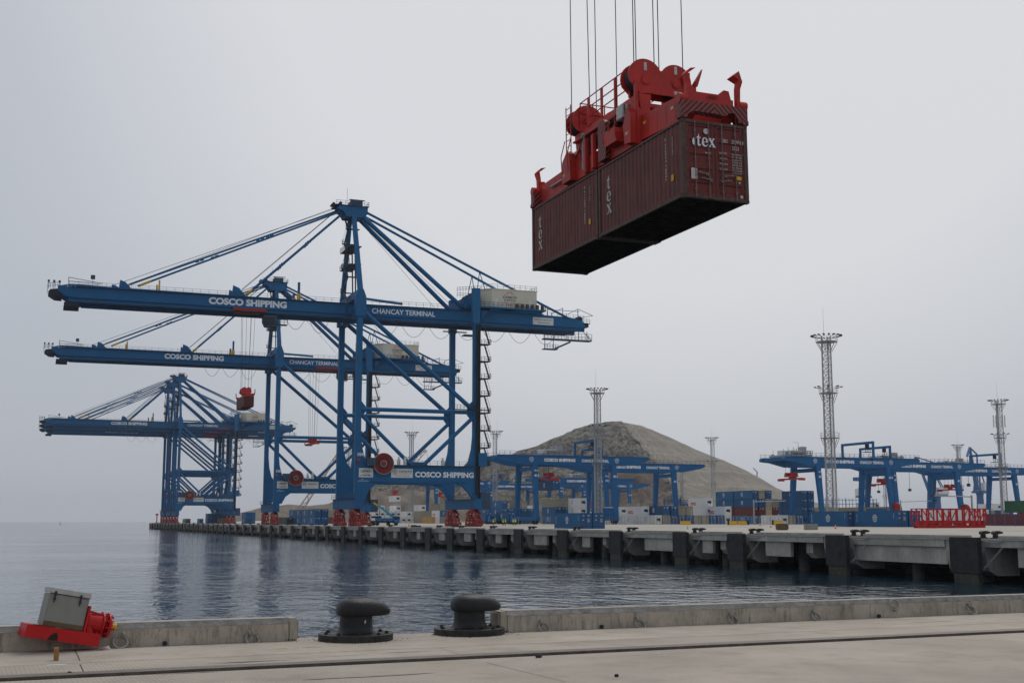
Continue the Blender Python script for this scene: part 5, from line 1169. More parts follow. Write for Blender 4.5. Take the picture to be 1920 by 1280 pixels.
# service goal post on the right girder end and the trolley with its machinery, at a trolley position
def add_goal(o, x=22):
    MB().box(x-.3,x+.3,-8.6,-7.95,20.4,25.9).box(x-.3,x+.3,7.95,8.6,20.4,25.9).box(x-.3,x+.3,-8.6,8.6,25.905,26.7).box(x-.25,x+.25,-7.94,-7.36,20.5,21).box(x-.25,x+.25,7.36,7.94,20.5,21).build('service_frame','rmg',o)
    mb = MB(); mb.box(x-1.3,x+1.3,-6,-4,23.2,23.4); railing(mb,[(x-1.3,-6,23.4),(x+1.3,-6,23.4)],1.1,.06,.8); mb.bbox(x-.5,x+.5,-5.6,-4.6,24.6,25.9,.05); mb.build('hoist_cage','dark',o)
def add_trolley(o, x, load=None, zs=15.2, light=True):
    mb = MB(); mb.box(x-4,x+4,-6.4,6.4,21.5,22.0); railing(mb,[(x-4,-6.4,22),(x+4,-6.4,22),(x+4,6.4,22)],1.2,.07,.9); mb.build('trolley_deck','grey',o)
    for a in ((-3,-1.2,-4,-1.5,1.4),(-.6,1.4,-3.4,1,1.1),(1.6,3.2,-4.4,-1.8,2.6),(-2.4,1,1,4,1.6)):
        MB().bbox(x+a[0],x+a[1],a[2],a[3],22.01,22.01+a[4],.06).build('hoist_machinery','cwhite' if a[4] < 2 else 'grey',o)
    MB().tube((x-2.4,-4.8,22.8),(x+1,-4.8,22.8),.6,12).build('rope_drum','grey',o)
    rr_ = random.Random(int(x*10)); mb = MB()
    for k in range(26):
        a, c, h = x+rr_.uniform(-4,4), rr_.uniform(-6,6), rr_.uniform(.5,2.4)
        if k % 2: mb.bar((a,c,22),(a,c,22+h+.8),.1)
        else: mb.box(a-.3,a+.3,c-.3,c+.3,22.01,22+h*.7)
    mb.bar((x-1,-6,22),(x-1,-6,25.8),.1); mb.bar((x-1,-6,25.8),(x-3,-6,25.8),.08); mb.build('small_fittings','grey',o,kind='stuff')
idx0 = kidindex()
RM = [ # lane X, Y, goalpost, trolley x, spreader z, label
 (144.5, 366, 20.4, 7.5, 13.9, 'leftmost big blue yard gantry, lifting a blue container before the rocky hill', True),
 (186.5, 404, -2.0, -30, 11, 'blue yard gantry whose right end reaches over the smooth hill slope', False),
 (233.0, 344, 20.5, -5.5, 14.2, 'blue yard gantry left of centre in the right-hand group, behind the tall mast', False),
 (276.0, 362, -2.0, 1.0, 13.5, 'middle blue yard gantry of the right-hand group', False),
 (324.0, 386, 19.5, 2.0, 12.6, 'rightmost blue yard gantry with an empty red spreader', False),
 (233.0, 553, 18, 10, 9.5, 'small distant yard gantry behind the leftmost one', False),
 (276.0, 622, None, 9, 9.0, 'farthest small yard gantry below the hill', False),
 (186.5, 602, None, 4, 13.0, 'distant yard gantry seen through the nearest quay crane portal', False),
 (233.0, 650, 6, 20, 10, 'faint far yard gantry just left of the second light mast', False)]
noreel = []
for i, (X, Y, goal, tx, zs, lab, load) in enumerate(RM):
    o = rmg if i == 0 else clone(rmg, None, idx0)
    o.location = (X, Y, gz(X)); o['label'] = lab
    if i in (0, 1, 7): noreel.append(o)
    if goal is not None: add_goal(o, goal)
    if tx > -20: add_trolley(o, tx)
    if tx > -20:
        s_ = thing('container_spreader', 'red spreader hanging from the '+lab.split(',')[0].split(' whose')[0], 'spreader', (X+tx, Y, gz(X)+zs), R(90) if False else 0, 'red spreaders under the yard gantries')
        MB().bbox(-.5,.5,-6.05,6.05,0,.5,.04).box(-1.2,1.2,-6.1,-5.7,-.35,.4).box(-1.2,1.2,5.7,6.1,-.35,.4).build('spreader_frame','red2',s_)
        MB().box(-1.1,1.1,-2.4,2.4,.9,1.4).tube((-1,-1.8,1.7),(1,-1.8,1.7),.6,12).tube((-1,1.8,1.7),(1,1.8,1.7),.6,12).box(-.3,.3,-1,1,.5,1).build('headblock','red2',s_)
        for sx in (-1,1):
            for sy in (-1,1): MB().tube((sx*.8,sy*1.8,1.8),(sx*.8,sy*2.2,21.5-zs),.045,4).build('hoist_rope','rope',s_)

for o in noreel:
    for q in kids(o):
        if q.name.startswith('cable_reel'): bpy.data.objects.remove(q)

# ================================================================== CONTAINERS OF THE YARD
HC = 2.896
M['qblue'] = paint('quay_blue_container', (.012, .105, .25), .5, var=.12, scale=.4, streak=.3, streakcol=(.03, .07, .13))
M['qblued'] = paint('quay_blue_container_end', (.012, .10, .26), .5, var=.12, scale=.6, streak=.25, streakcol=(.03, .07, .13))
def quay_container(x, y, label, Lc=12.192):
    o, dd = detailed_container('shipping_container', label, Lc, HC, ('qblue','qblue','qblued'), None, (x, y, gz(x)), 'blue containers standing on the far quay apron')
    mb = MB(); emblem_into(mb, (.012, Lc*.5, 1.55), (0,-1,0), (0,0,1), .62, th=.16); mb.build('emblem', 'letter', o)
    mb = MB()
    text_into(mb, 'CSNU 671284', (.0135, Lc-.75, 2.35), (0,0,-1), (0,-1,0), 1.5, .16, .02) ; text_into(mb, 'CSNU', (.0135, .85, 2.45), (0,0,-1), (0,-1,0), .9, .12, .02); mb.build('lettering', 'letter', o)
    mb = MB(); emblem_into(mb, (.69,-.005,2.38), (1,0,0), (0,0,1), .17); text_into(mb,'CSNU 671',(1.5,-.005,2.38),(1,0,0),(0,0,1),.6,.13,.02); text_into(mb,'45G1',(1.6,-.005,2.2),(1,0,0),(0,0,1),.3,.1,.02)
    for k in range(4): mb.box(1.5,2.0,-.006,-.004,1.75-k*.17,1.80-k*.17)
    mb.box(.5,.8,-.006,-.004,1.55,1.65); mb.build('door_lettering','letter',o)
    return o
x, y = atD(1087.5, 231)
quay_container(x, y, 'blue container with white globe emblem on the quay apron left of the second mast')
quay_container(x+2.62, y+.05, 'blue container whose doors stand beside its emblem-bearing twin on the quay apron')
x, y = atD(1681, 221)
quay_container(x, y, 'right blue container of the long pair on the apron, nearer the red frames')
quay_container(x+2.62, y-.1, 'blue container seen only by its doors behind the red frames')
quay_container(x-1.2, y+12.6, 'left blue container of the long pair below the tallest mast')

CT = {'b': ('cblue','blue'), 'd': ('cblue2','deep blue'), 'g': ('cbeige','beige'), 't': ('ctan','tan'), 'r': ('cred','brown-red'), 'w': ('cwhite','white refrigerated'), 'o': ('cwhite','white red-lettered'), 'p': ('cwhite','plain white'), 'k': ('cdark','slate grey'), 'n': ('cgreen','green'), 'y': ('cyel','orange')}
_ym = {}
def ymesh(Lc, H):
    if (Lc, H) in _ym: return _ym[(Lc, H)]
    mb = MB(); mb.box(.045, 2.393, .05, Lc-.05, .12, H-.06)
    for x in (0, 2.298):
        for y in (0, Lc-.14): mb.box(x, x+.14, y, y+.14, 0, H)
        mb.box(x+(.0 if x == 0 else .08), x+(.06 if x == 0 else .14), .141, Lc-.141, .02, .16); mb.box(x+(.0 if x == 0 else .08), x+(.06 if x == 0 else .14), .141, Lc-.141, H-.10, H-.01)
    mb.box(.141,2.297,.01,.12,H-.12,H-.01); mb.box(.141,2.297,.01,.12,.01,.13)
    body = mb.mesh('body', None)
    d = MB(); w = 1.06; d.box(.0, w-.012, .0, .03, .14, H-.13)
    for x in (.22, .78): d.tube((x,-.02,.08),(x,-.02,H-.06),.022,5)
    d.box(.2,.6,-.03,-.005,.9,.96); door = d.mesh('door', None)
    u = MB(); u.bbox(.25,2.19,-.03,.04,.25,H-.25,.02); unit = u.mesh('refrigeration_unit', None)
    q = MB(); q.prism([(.5,1.25),(.45,1.55),(.75,1.95),(1.6,1.98),(2.0,1.75),(1.95,1.2),(1.6,.85),(1.35,1.15),(1.0,1.0),(.8,1.2)], -.045, -.032, 'xz'); q.box(.35,.5,-.04,-.032,2.25,2.4); q.box(1.8,1.95,-.04,-.032,2.2,2.45); fan = q.mesh('dark_fan_bay', None)
    e = MB(); emblem_into(e, (.038,Lc*.55,H*.55), (0,-1,0), (0,0,1), .66, th=.2); em = e.mesh('emblem', None)
    e2 = MB(); text_into(e2, 'OOCL', (.036,Lc*.88,.5), (0,-1,0), (0,0,1), 3.8, 1.05, .07); oo = e2.mesh('lettering', None)
    dl = MB(); dl.box(1.35,1.95,-.045,-.035,H-.5,H-.38); dl.box(1.35,1.8,-.045,-.035,H-.8,H-.7); dl.box(.35,.75,-.045,-.035,H-.55,H-.40); dlm = dl.mesh('door_lettering', None)
    _ym[(Lc, H)] = (body, door, unit, fan, em, oo, dlm); return _ym[(Lc, H)]
def mobj(name, me, mat, par=None, loc=None, sc=None):
    if not me.materials: me.materials.append(None)
    o = ob(name, me, par, loc); o.material_slots[0].link = 'OBJECT'; o.material_slots[0].material = M[mat]
    if sc: o.scale = sc
    return o
LV = ['', 'bottom', 'second', 'third', 'fourth', 'fifth']
def yc(kind, x, y, z, label, Lc=12.192, H=HC, small=False):
    body, door, unit, fan, em, oo, dl = ymesh(Lc, H); mat, cn = CT[kind]
    o = mobj('shipping_container', body, mat, None, (x+random.uniform(-.03,.03), y+random.uniform(-.05,.05), z))
    tag(o, label, 'container', 'containers stacked in the yard')
    if kind in 'wop':
        mobj('refrigeration_unit', unit, 'white', o)
        mobj('dark_fan_bay', fan, 'dark', o)
    else:
        for k in (0, 1): mobj('door', door, mat, o, (.145 if k == 0 else 2.293, .02, 0), (1 if k == 0 else -1, 1, 1))
        if not small: mobj('door_lettering', dl, 'letter' if kind in 'bdrnk' else 'rust', o)
    if kind in 'bdw': mobj('emblem', em, 'letter' if kind in 'bd' else 'grey', o)
    if kind == 'o': mobj('lettering', oo, 'redl', o)
    return o
def stack(where, px, D, cols, dx=2.75, dy=12.55, Lc=12.192, H=HC, xy=None, y0=0):
    """cols: list of columns (left to right); a column is a list of inline positions (near to far); each a string of kinds from the bottom up."""
    X, Y = xy if xy else atD(px, D)
    for i, col in enumerate(cols):
        for k, s_ in enumerate(col):
            for l, kind in enumerate(s_):
                if kind == '.': continue
                pos = [] 
                if len(cols) > 1: pos.append(f'{ORD[i]} column from the left')
                if len(s_) > 1: pos.append(f'{LV[l+1]} level')
                if len(col) > 1: pos.append('front' if k == 0 else f'{ORD[k]} from the front')
                lab = f'{CT[kind][1]} container {where}'+((', '+', '.join(pos)) if pos else '')
                w_ = lab.split()
                if len(w_) > 16: lab = lab.replace(' from the left', '').replace(' from the front', ' back')
                if len(lab.split()) > 16: lab = lab.replace('container in the', 'box in').replace(' the ', ' ').replace(' level', ' high').replace(', front', '')
                yc(kind, X+i*dx, Y+k*dy, gz(X+i*dx)+l*(H+.008)+.01+y0, lab, Lc, H, D > 520)
    return X, Y
# block in front of the hill, white lower row
X1, Y1 = stack('in the long front block', 1228.5, 400, [['w'], ['gb'], ['dd'], ['dg'], ['dg'], ['g'], ['g'], ['d'], ['d'], ['wo']], 2.83)
for k in range(1, 4): yc('w', X1, Y1+k*12.55, gz(X1), f'white refrigerated container low behind the fence, {ORD[k-1]} behind the block corner')
yc('w', X1, Y1+25.3, gz(X1)+HC+.01, 'white refrigerated container alone on top right beside the second mast')
yc('o', X1+.1, Y1+9.0, gz(X1)+HC+.01, 'white red-lettered container on top, left of the blue one with emblem')
yc('p', X1+9*2.83, Y1+12.55, gz(X1)+HC+.01, 'plain white container under the topmost red-lettered one'); yc('g', X1+9*2.83, Y1+12.55, gz(X1), 'beige container at the bottom under the plain white one')
x_, y_ = atD(1325, 418); yc('o', x_, y_, gz(X1)+2*HC+.02, 'topmost white red-lettered container of the long front block')
yc('p', x_, y_, gz(X1)+HC+.01, 'plain white container directly below the topmost red-lettered one'); yc('d', x_, y_, gz(X1), 'hidden deep blue container at the foot of the red-lettered pile')
stack('in the four-high block right of the hill', 1411, 436, [['brb'[0]+'rbb', 'brbb'], ['brdg'], ['btgd'], ['brg']], 2.75)
stack('far behind the white red-lettered pile', 1373, 560, [['gggg', '....']])
stack('in the tall blue stack left of the big mast', 1504, 440, [['bbbb', 'bbb'], ['dddd']], 2.8)
stack('in the low row below the diamond sign', 1466, 400, [['w'], ['g'], ['d']], 2.75)
stack('in the long tan row behind the apron pair', 1668, 421, [['tt', 'tt', 'tt', 'tt']])
stack('behind the tan row, pale box', 1641, 520, [['ggw']]); stack('near the right-hand red reel', 1871, 560, [['ggw']])
x_, y_ = atD(1884, 280); stack('under the green one at the right edge', 0, 280, [['k', 'r']], xy=(x_, y_-18.5), H=2.591); 
yc('n', x_, y_-12.3, gz(x_)+2.9, 'green container on the second level at the right edge', 12.192, 2.591)
# reefers on trailers behind the red frames
for k, (px, D) in enumerate(((1841, 335), (1776, 348))):
    x_, y_ = atD(px, D); yc('w', x_, y_, 1.55, ('right' if k == 0 else 'left')+' white refrigerated container on a trailer behind the red frames')
    t = thing('trailer', ('right' if k == 0 else 'left')+' dark trailer under a white container behind the red frames', 'trailer', (x_, y_, gz(x_)), 0)
    MB().box(.3,2.1,0,12.2,.95,1.18).build('chassis','dark',t)
    for y2 in (1.2,2.4,3.6,11): MB().tube((.05,y2,.5),(2.4,y2,.5),.5,14).build('wheel','rubber',t)
# left part of the yard
stack('in the white three-high stack left of the second mast', 1088, 422, [['www']])
stack('in the beige-topped stack before the leftmost gantry leg', 1041.5, 430, [['bbg'], ['bbg']], 2.6)
stack('high behind the beige-topped stack', 1017, 570, [['gggt'], ['gggt']]); stack('in the small stack with a brown middle', 1006, 610, [['brp', 'ggg'], ['dgg']])
stack('in the blue stack right of the crane stairs', 940, 480, [['bbb', 'bbb'], ['bb'], ['bb'], ['dbg'], ['bb']], 2.75); stack('beside the crane stairs', 918, 492, [['bbb']])
stack('standing beyond the gantry leg', 975, 520, [['bbg'], ['bb']])
for k, (px, D) in enumerate(((953, 425), (911, 432))):
    x_, y_ = atD(px, D); yc('b', x_, y_, 1.5, ('right' if k == 0 else 'left')+' blue container on a truck trailer behind the workers')
    t = thing('truck', ('right' if k == 0 else 'left')+' blue yard truck carrying a blue container behind the workers', 'truck', (x_, y_, gz(x_)), 0)
    MB().box(.3,2.1,-.5,12.2,.95,1.15).build('chassis','dark',t); MB().bbox(.2,1.6,-3.6,-1.4,.6,2.9,.1).build('cab','truck',t); MB().bbox(.3,1.5,-3.63,-3.58,1.7,2.6,.01).build('windscreen','window',t)
    for y2 in (-3,-.6,.6,10,11.3): MB().tube((.05,y2,.5),(2.4,y2,.5),.5,14).build('wheel','rubber',t)
stack('in the stack seen through the nearest portal', 840, 560, [['gbgg', 'oog', 'gg']]); stack('low in the portal view', 806, 545, [['y']]); stack('behind the orange one in the portal view', 789, 600, [['ggw']])
stack('in the reefer rows seen through the portal', 702, 620, [['www'], ['www'], ['ww'], ['ww'], ['www'], ['w'], ['ww'], ['.w'[1:]], ['ww']], 2.75)
stack('in the long blue wall between the first two cranes', 590, 465, [['bb', 'bb', 'bb', 'bb'], ['bd']], 2.6)
stack('small, right of the long blue wall', 625, 560, [['rg', 'db'], ['gg']]); stack('low left of the long blue wall', 537, 500, [['k', 'k']])
stack('in the far group under the distant cranes', 374, 800, [['b']]); stack('in the tall far pile under the distant cranes', 390, 740, [['bb'], ['bb']]); stack('between the distant crane legs', 405, 745, [['gb'], ['gb']], 2.6)
stack('right of the distant cranes', 460, 640, [['bb'], ['bb']], 2.6); stack('low and grey between the distant cranes', 350, 820, [['k', 'g']])
stack('behind the second gantry base', 1300, 560, [['bbb'], ['bbd'], ['ddd']], 2.8); stack('far behind the single white one', 1191, 540, [['ggg'], ['bgg']], 2.7)
# container hanging under the first yard gantry
o = yc('b', 144.5+7.5-1.22, 366-6, gz(150)+13.9-2.9-.36, 'blue container lifted by the leftmost yard gantry before the rocky hill')
x_, y_ = atD(741, 600); yc('w', x_, y_, 10.6, 'white container held in the air seen through the nearest portal')
s_ = thing('container_spreader', 'small red spreader holding the white container in the portal view', 'spreader', (x_+1.2, y_+6, 13.5), 0); MB().bbox(-.6,.6,-6,6,.02,.6,.04).build('spreader_frame','red2',s_); MB().bbox(-1.1,1.1,-2,2,1,2.6,.1).box(-.4,.4,-1.5,1.5,.6,1).build('headblock','red2',s_)
for a in (-.8,.8): MB().tube((a,0,2.6),(a,0,6),.04,4).build('hoist_rope','rope',s_)

# refrigerated-container racks (blue steel frames)
def rack(px0, px1, D, z0, z1, label):
    a = Vector(atD(px0, D)+(0,)); c = Vector(atD(px1, D*1.0)+(0,)); g_ = gz(a.x)
    t = thing('reefer_rack', label, 'steel rack', (a.x, a.y, g_), 0); d = c-a; n_ = max(3, int(d.length/1.4)); 
    for z in (z0, (z0+z1)/2, z1-.3): MB().bar(Vector((0,0,z)), d+Vector((0,0,z)), .35, .18).build('rail_bar','rmg',t)
    for i in range(n_+1):
        p = d*i/n_; MB().bar(p+Vector((0,0,.0 if i % 4 == 0 else z0)), p+Vector((0,0,z1+random.uniform(0,.8))), .28 if i % 4 == 0 else .14).build('post','rmg',t)
    return t
rack(1246, 1292, 455, 7.2, 8.8, 'blue steel rack poking above the long front block'); rack(1536, 1645, 520, 6, 10.0, 'blue steel rack behind the tallest mast')

# ================================================================== THE HILLS
from mathutils import noise as mn
D0 = 1250.0
def hz_(py): return CAMZ+D0*math.tan(TH+math.atan((640-py)/F))
prof = [(440,966),(470,958),(505,949),(548,945),(585,948),(622,944),(655,930),(690,915),(715,903),(760,893),(800,886),(860,880),(900,870),(925,862),(950,853),(1000,838),(1050,815),(1095,798),(1135,790),(1160,790),(1200,797),(1250,818),(1300,842),(1350,862),(1390,880),(1420,897),(1450,915),(1500,936),(1560,952),(1640,962)]
def ph(px):
    if px <= prof[0][0]: return hz_(prof[0][1])-(prof[0][0]-px)*.2
    if px >= prof[-1][0]: return hz_(prof[-1][1])-(px-prof[-1][0])*.08
    for (a, ya), (c, yc_) in zip(prof, prof[1:]):
        if a <= px <= c:
            t = (px-a)/(c-a); return hz_(ya+(yc_-ya)*t)
hd = Vector((math.sin(YAW), math.cos(YAW), 0)); hr = Vector((math.cos(YAW), -math.sin(YAW), 0))
verts = []; faces = []; fmat = []
NU, NV = 420, 84
def width(px): return 60+ph(px)*1.55 if px < 1150 else 70+ph(px)*1.55
grid = []
for i in range(NU+1):
    px = 440+(1640-440)*i/NU; u = (px-960)/F*D0/math.cos(TH)*1.0; H0 = max(.5, ph(px)); wd = width(px)
    for j in range(NV+1):
        v = -1+1.55*j/NV       # -1 = foot towards the camera, 0 = ridge
        if v <= 0:
            f_ = 1+v
            rocky = px < 1160+ (1-f_)*55
            if rocky: g_ = f_**.75 if f_ > .25 else (f_/.25)*.25**.75
            else: g_ = f_*.92+.08*f_**.4
        else: g_ = max(0, 1-v*1.3)
        h = H0*g_; d = D0+v*wd*1.35+(0 if v > 0 else 0)
        k = d/D0 if v < 0 else 1
        P_ = Vector((u*.92, v*1.6, h*.05))
        damp = min(1, (1-g_)*6+.22) if v <= 0 else .4
        rocky = px < 1165+(1-g_)*48+14*mn.noise(Vector((0, h*.05, 3))) and px > 640
        q1 = mn.fractal(Vector((u*.02, d*.02, h*.03)), 1, 2, 5); q2 = mn.fractal(Vector((u*.09, d*.09, h*.12)), .8, 2, 5)
        if px < 660: h += damp*(q1*2.2+q2*.8)*min(1, H0/8); 
        elif rocky: h += damp*(q1*8+q2*5.0)
        else:
            b_ = (h % 15.5)/15.5; h += (.9*(b_**6)-.25)*damp+q1*1.5*damp+q2*.25*damp; d += -5*(b_**5)*damp+q2*.8
            # haul road running down the slope
        pos = hd*d+hr*(u); verts.append((pos.x, pos.y, max(-.3, h)))
        grid.append((px, g_, h, rocky))
for i in range(NU):
    for j in range(NV):
        a = i*(NV+1)+j; faces.append((a, a+NV+1, a+NV+2, a+1)); px, g_, h, rk = grid[a]
        nn_ = mn.noise(Vector((px*.03, h*.09, 1)))
        m_ = 0
        if px < 655: m_ = 2
        elif rk: m_ = 0 if not (h < 26+nn_*10 and px < 900) else 3
        else: m_ = 1
        if 1098 < px < 1186 and h < 46+12*nn_ and h > 3: m_ = 4
        if m_ == 1:
            if (h+1.5*nn_) % 15.5 < 1.1 and px > 1190: m_ = 5
            xr = 1172+(108-h)*.52+1.5*nn_
            xr2 = 1262+(50-h)*.85
            if abs(px-xr) < 1.6 or (abs(px-xr2) < 1.5 and 12 < h < 52): m_ = 5
            elif abs(px-xr) < 3.4: m_ = 3
        fmat.append(m_)
def hillmat(name, c0, c1, scale, bump, dark=(.05,.045,.04), dfac=.6, hl=(0,0)):
    m, n, b = new_mat(name); L = n.links.new
    tcn = N(n, 'ShaderNodeTexCoord'); mpn = N(n, 'ShaderNodeMapping'); mpn.inputs['Scale'].default_value = (1,1,.9); L(tcn.outputs['Object'], mpn.inputs[0])
    a = N(n, 'ShaderNodeTexNoise'); a.inputs['Scale'].default_value = scale; a.inputs['Detail'].default_value = 12; a.inputs['Roughness'].default_value = .68; L(mpn.outputs[0], a.inputs['Vector'])
    r = N(n, 'ShaderNodeValToRGB'); r.color_ramp.elements[0].position = .34; r.color_ramp.elements[1].position = .66; r.color_ramp.elements[0].color = c0+(1,); r.color_ramp.elements[1].color = c1+(1,); L(a.outputs['Fac'], r.inputs[0])
    vo = N(n, 'ShaderNodeTexNoise'); vo.inputs['Scale'].default_value = scale*3.2; vo.inputs['Detail'].default_value = 8; vo.inputs['Roughness'].default_value = .8; L(mpn.outputs[0], vo.inputs['Vector'])
    q = N(n, 'ShaderNodeMapRange'); q.inputs['From Min'].default_value = .47; q.inputs['From Max'].default_value = .57; q.inputs['To Max'].default_value = dfac; L(vo.outputs['Fac'], q.inputs['Value'])
    mxn = N(n, 'ShaderNodeMix', data_type='RGBA'); mxn.inputs['B'].default_value = dark+(1,); L(q.outputs[0], mxn.inputs['Factor']); L(r.outputs[0], mxn.inputs['A']); out = mxn.outputs['Result']
    L(out, b.inputs['Base Color']); b.inputs['Roughness'].default_value = .95
    bp = N(n, 'ShaderNodeBump'); bp.inputs['Strength'].default_value = bump; bp.inputs['Distance'].default_value = 3; L(vo.outputs['Fac'], bp.inputs['Height']); L(bp.outputs[0], b.inputs['Normal'])
    return m
hm = [hillmat('dark_rock', (.075,.070,.062), (.36,.33,.27), .06, 1.0, (.022,.021,.020), .97), hillmat('pale_gravel_slope', (.215,.19,.155), (.29,.262,.215), .03, .35, (.165,.145,.115), .7), hillmat('brown_spoil', (.15,.125,.095), (.24,.20,.155), .05, .6, (.10,.085,.07), .6),
      hillmat('brown_earth_cut', (.17,.135,.10), (.26,.21,.165), .04, .5, (.12,.10,.08), .5), hillmat('reddish_outcrop', (.13,.095,.07), (.22,.175,.135), .06, .8, (.08,.06,.045), .7), hillmat('haul_road_dust', (.26,.24,.205), (.31,.28,.24), .05, .2, (.2,.18,.15), .3)]
me = bpy.data.meshes.new('hill'); me.from_pydata(verts, [], faces)
for m_ in hm: me.materials.append(m_)
me.polygons.foreach_set('material_index', fmat); me.polygons.foreach_set('use_smooth', [True]*len(faces))
structure(ob('hills', me))
# rough boulder skyline detail on the rocky ridge
x_, y_ = atD(1420, 1260); t = thing('excavator', 'tiny pale excavator arm on the ridge of the hill at right', 'excavator', (x_, y_, hz_(897)-2), 0)
MB().bar((0,0,0),(1.5,0,9),1.2,.8).bar((1.5,0,9),(-3,0,13),.9,.7).build('arm','grey',t); MB().bbox(-2,2.5,-1.5,1.5,.5,3,.2).build('body','grey',t)

# ================================================================== DISTANT CRANES
def lattice_boom(p, q, w, mat, name_, label, D):
    p = Vector(p); q = Vector(q); t = thing(name_, label, 'crane', p, 0); d = q-p; Ln = d.length; dn = d.normalized(); s_ = dn.cross(Vector((math.sin(YAW),math.cos(YAW),0))).normalized(); u = s_.cross(dn)
    mb = MB(); n_ = int(Ln/(w*1.1)); 
    for a, b_ in ((-1,-1),(1,-1),(1,1),(-1,1)): mb.bar(s_*(a*w/2)+u*(b_*w/2), d+s_*(a*w/5)+u*(b_*w/5), w*.13)
    for i in range(n_):
        k0, k1 = i/n_, (i+1)/n_; w0 = w/2*(1-.55*k0); w1 = w/2*(1-.55*k1); sg = 1 if i % 2 else -1
        for b_ in (-1,1): mb.bar(d*k0+s_*(sg*w0)+u*(b_*w0), d*k1-s_*(sg*w1)+u*(b_*w1), w*.08)
    mb.build('lattice_boom', mat, t, kind='stuff'); mb = MB(); mb.bbox(-3,5,-3,3,-3,1,.3); mb.build('machine_body', mat, t)
    mb = MB(); mb.tube(d, d+Vector((1.5,0,-Ln*.5)), .12, 4); mb.tube(d, Vector((-6,0,0))-s_*Ln*.12+Vector((0,0,1)), .12, 4); mb.build('boom_cable', 'rope', t); return t
def at3(px, py, D): x, y = atD(px, D); return (x, y, zD(py, D))
lattice_boom(at3(562, 956, 900), at3(637, 842, 905), 3.4, 'lattice', 'crawler_crane', 'pale lattice crawler crane boom between the first two quay cranes', 900)
lattice_boom(at3(770, 872, 1050), at3(798, 843, 1050), 3.6, 'lattice', 'crawler_crane', 'small pale lattice crane boom right of the portal mast', 1050)
def luffing_crane(px, D, rz, label, sc=1):
    x, y = atD(px, D); t = thing('harbour_crane', label, 'crane', (x, y, 0), rz, 'distant level-luffing harbour cranes'); t.scale = (sc,)*3; m_ = 'far'
    MB().lathe([(3.2,0),(2.6,8),(2.2,18),(2.6,20)], (0,0,0), 14).build('column', m_, t, True)
    for a in (0,1,2,3): c_, s2 = math.cos(a*math.pi/2+.78), math.sin(a*math.pi/2+.78); MB().bar((c_*8,s2*8,0),(c_*2,s2*2,8),1.4).build('portal_leg', m_, t)
    MB().bbox(-7,6,-3.6,3.6,20,21.4,.2).build('slewing_platform', m_, t); MB().bbox(-8,0,-3.2,3.2,21.5,27,.3).build('engine_house','cwhite',t)
    mb = MB(); 
    for y2 in (-2,2): mb.bar((5,y2,21.5),(1.5,y2*.5,38),1.0); mb.bar((-4,y2,27),(1.5,y2*.5,38),.7)
    mb.build('a_frame', m_, t); mb = MB(); mb.bar((5.5,0,22),(15,0,50),2.6,2.0,w2=1.2,h2=1); mb.bar((15,0,50),(2,0,46),.8); mb.bar((2,0,46),(1.5,0,38),.8); mb.bar((15,0,50),(21,0,44),1.2); mb.build('boom', m_, t)
    MB().tube((21,0,44),(21,0,26),.15,4).bbox(20,22,-1,1,24,26,.2).build('hook_line', 'rope', t); MB().bbox(-12,-4,-2,2,33,36,.3).build('counterweight', m_, t); MB().bar((-8,0,34),(1.5,0,38),.7).build('counterweight_arm', m_, t)
luffing_crane(1840, 800, R(-150), 'distant blue luffing harbour crane at far right below the service frame', .95)
luffing_crane(1760, 860, R(160), 'distant blue luffing harbour crane behind the third yard gantry', .9)
luffing_crane(1622, 900, R(20), 'distant blue luffing harbour crane behind the tallest mast', .9)

# ================================================================== SMALL THINGS ON THE FAR QUAY
# far bollard pairs
FBm = MB(); FBm.lathe([(.45,0),(.45,.08),(.23,.12),(.2,.4)], (0,0,0), 16); fb_post = FBm.mesh('post','black',True)
fb_head = MB().prism([(-.24,.34),(-.26,.52),(-.1,.62),(.25,.62),(.62,.52),(.60,.42),(.22,.36)], -.2, .2, 'xz').mesh('head','black')
for i in range(len(FY)-1):
    for k, dy in enumerate((-1.25, .15)):
        y2 = FY[i]-.0+dy
        if y2 < 62: continue
        o = thing('quay_bollard', f'black bollard on the far quay edge, {"nearer" if k == 0 else "farther"} one at the {ordn(i-1) if i else "half hidden"} fender', 'bollard', (QX+1.2, y2, 0), 0, 'black bollards along the far quay edge')
        ob('post', fb_post, o); ob('head', fb_head, o)
# red spreader frames on a rack
xa, ya = atD(1717, 199); xb, yb_ = atD(1850, 199)
Lr = math.hypot(xb-xa, yb_-ya); t = thing('spreader_stand', 'long bright red steel frame of trusses standing on the apron at right', 'steel frame', (xa, ya, gz(xa)), math.atan2(yb_-ya, xb-xa))
mb = MB()
for y2 in (0, 2.4):
    MB().bar((0,y2,3.05),(Lr,y2,3.05),.12,.14).build('top_rail','red3',t); MB().box(.4,Lr-.3,y2-.2,y2+.2,.05,.5).build('bottom_beam','red3',t); MB().box(1.2,Lr-1.2,y2-.14,y2+.14,.75,1.1).build('middle_beam','red3',t)
    for k, x in enumerate((0,1.65,2.75,4.1,5.15,6.3,7.35,8.5,9.3,10.7)):
        x = x*Lr/11.3+.15; w_ = .28 if k in (1,3,6,8) else .13
        MB().bar((x,y2,.5),(x,y2,3.0),w_,.2).build('post','red3',t)
    for a, c in ((.15,1.3),(1.9,3.0),(4.3,5.2),(6.5,5.6),(9.2,8.2),(9.5,10.4),(Lr-.2,Lr-1.1)):
        MB().bar((a,y2,2.95),(c,y2,1.1),.14,.14).build('brace','red3',t)
    MB().bar((Lr-.1,y2,.9),(Lr-.1,y2,3.05),.2,.2).build('post','red3',t)
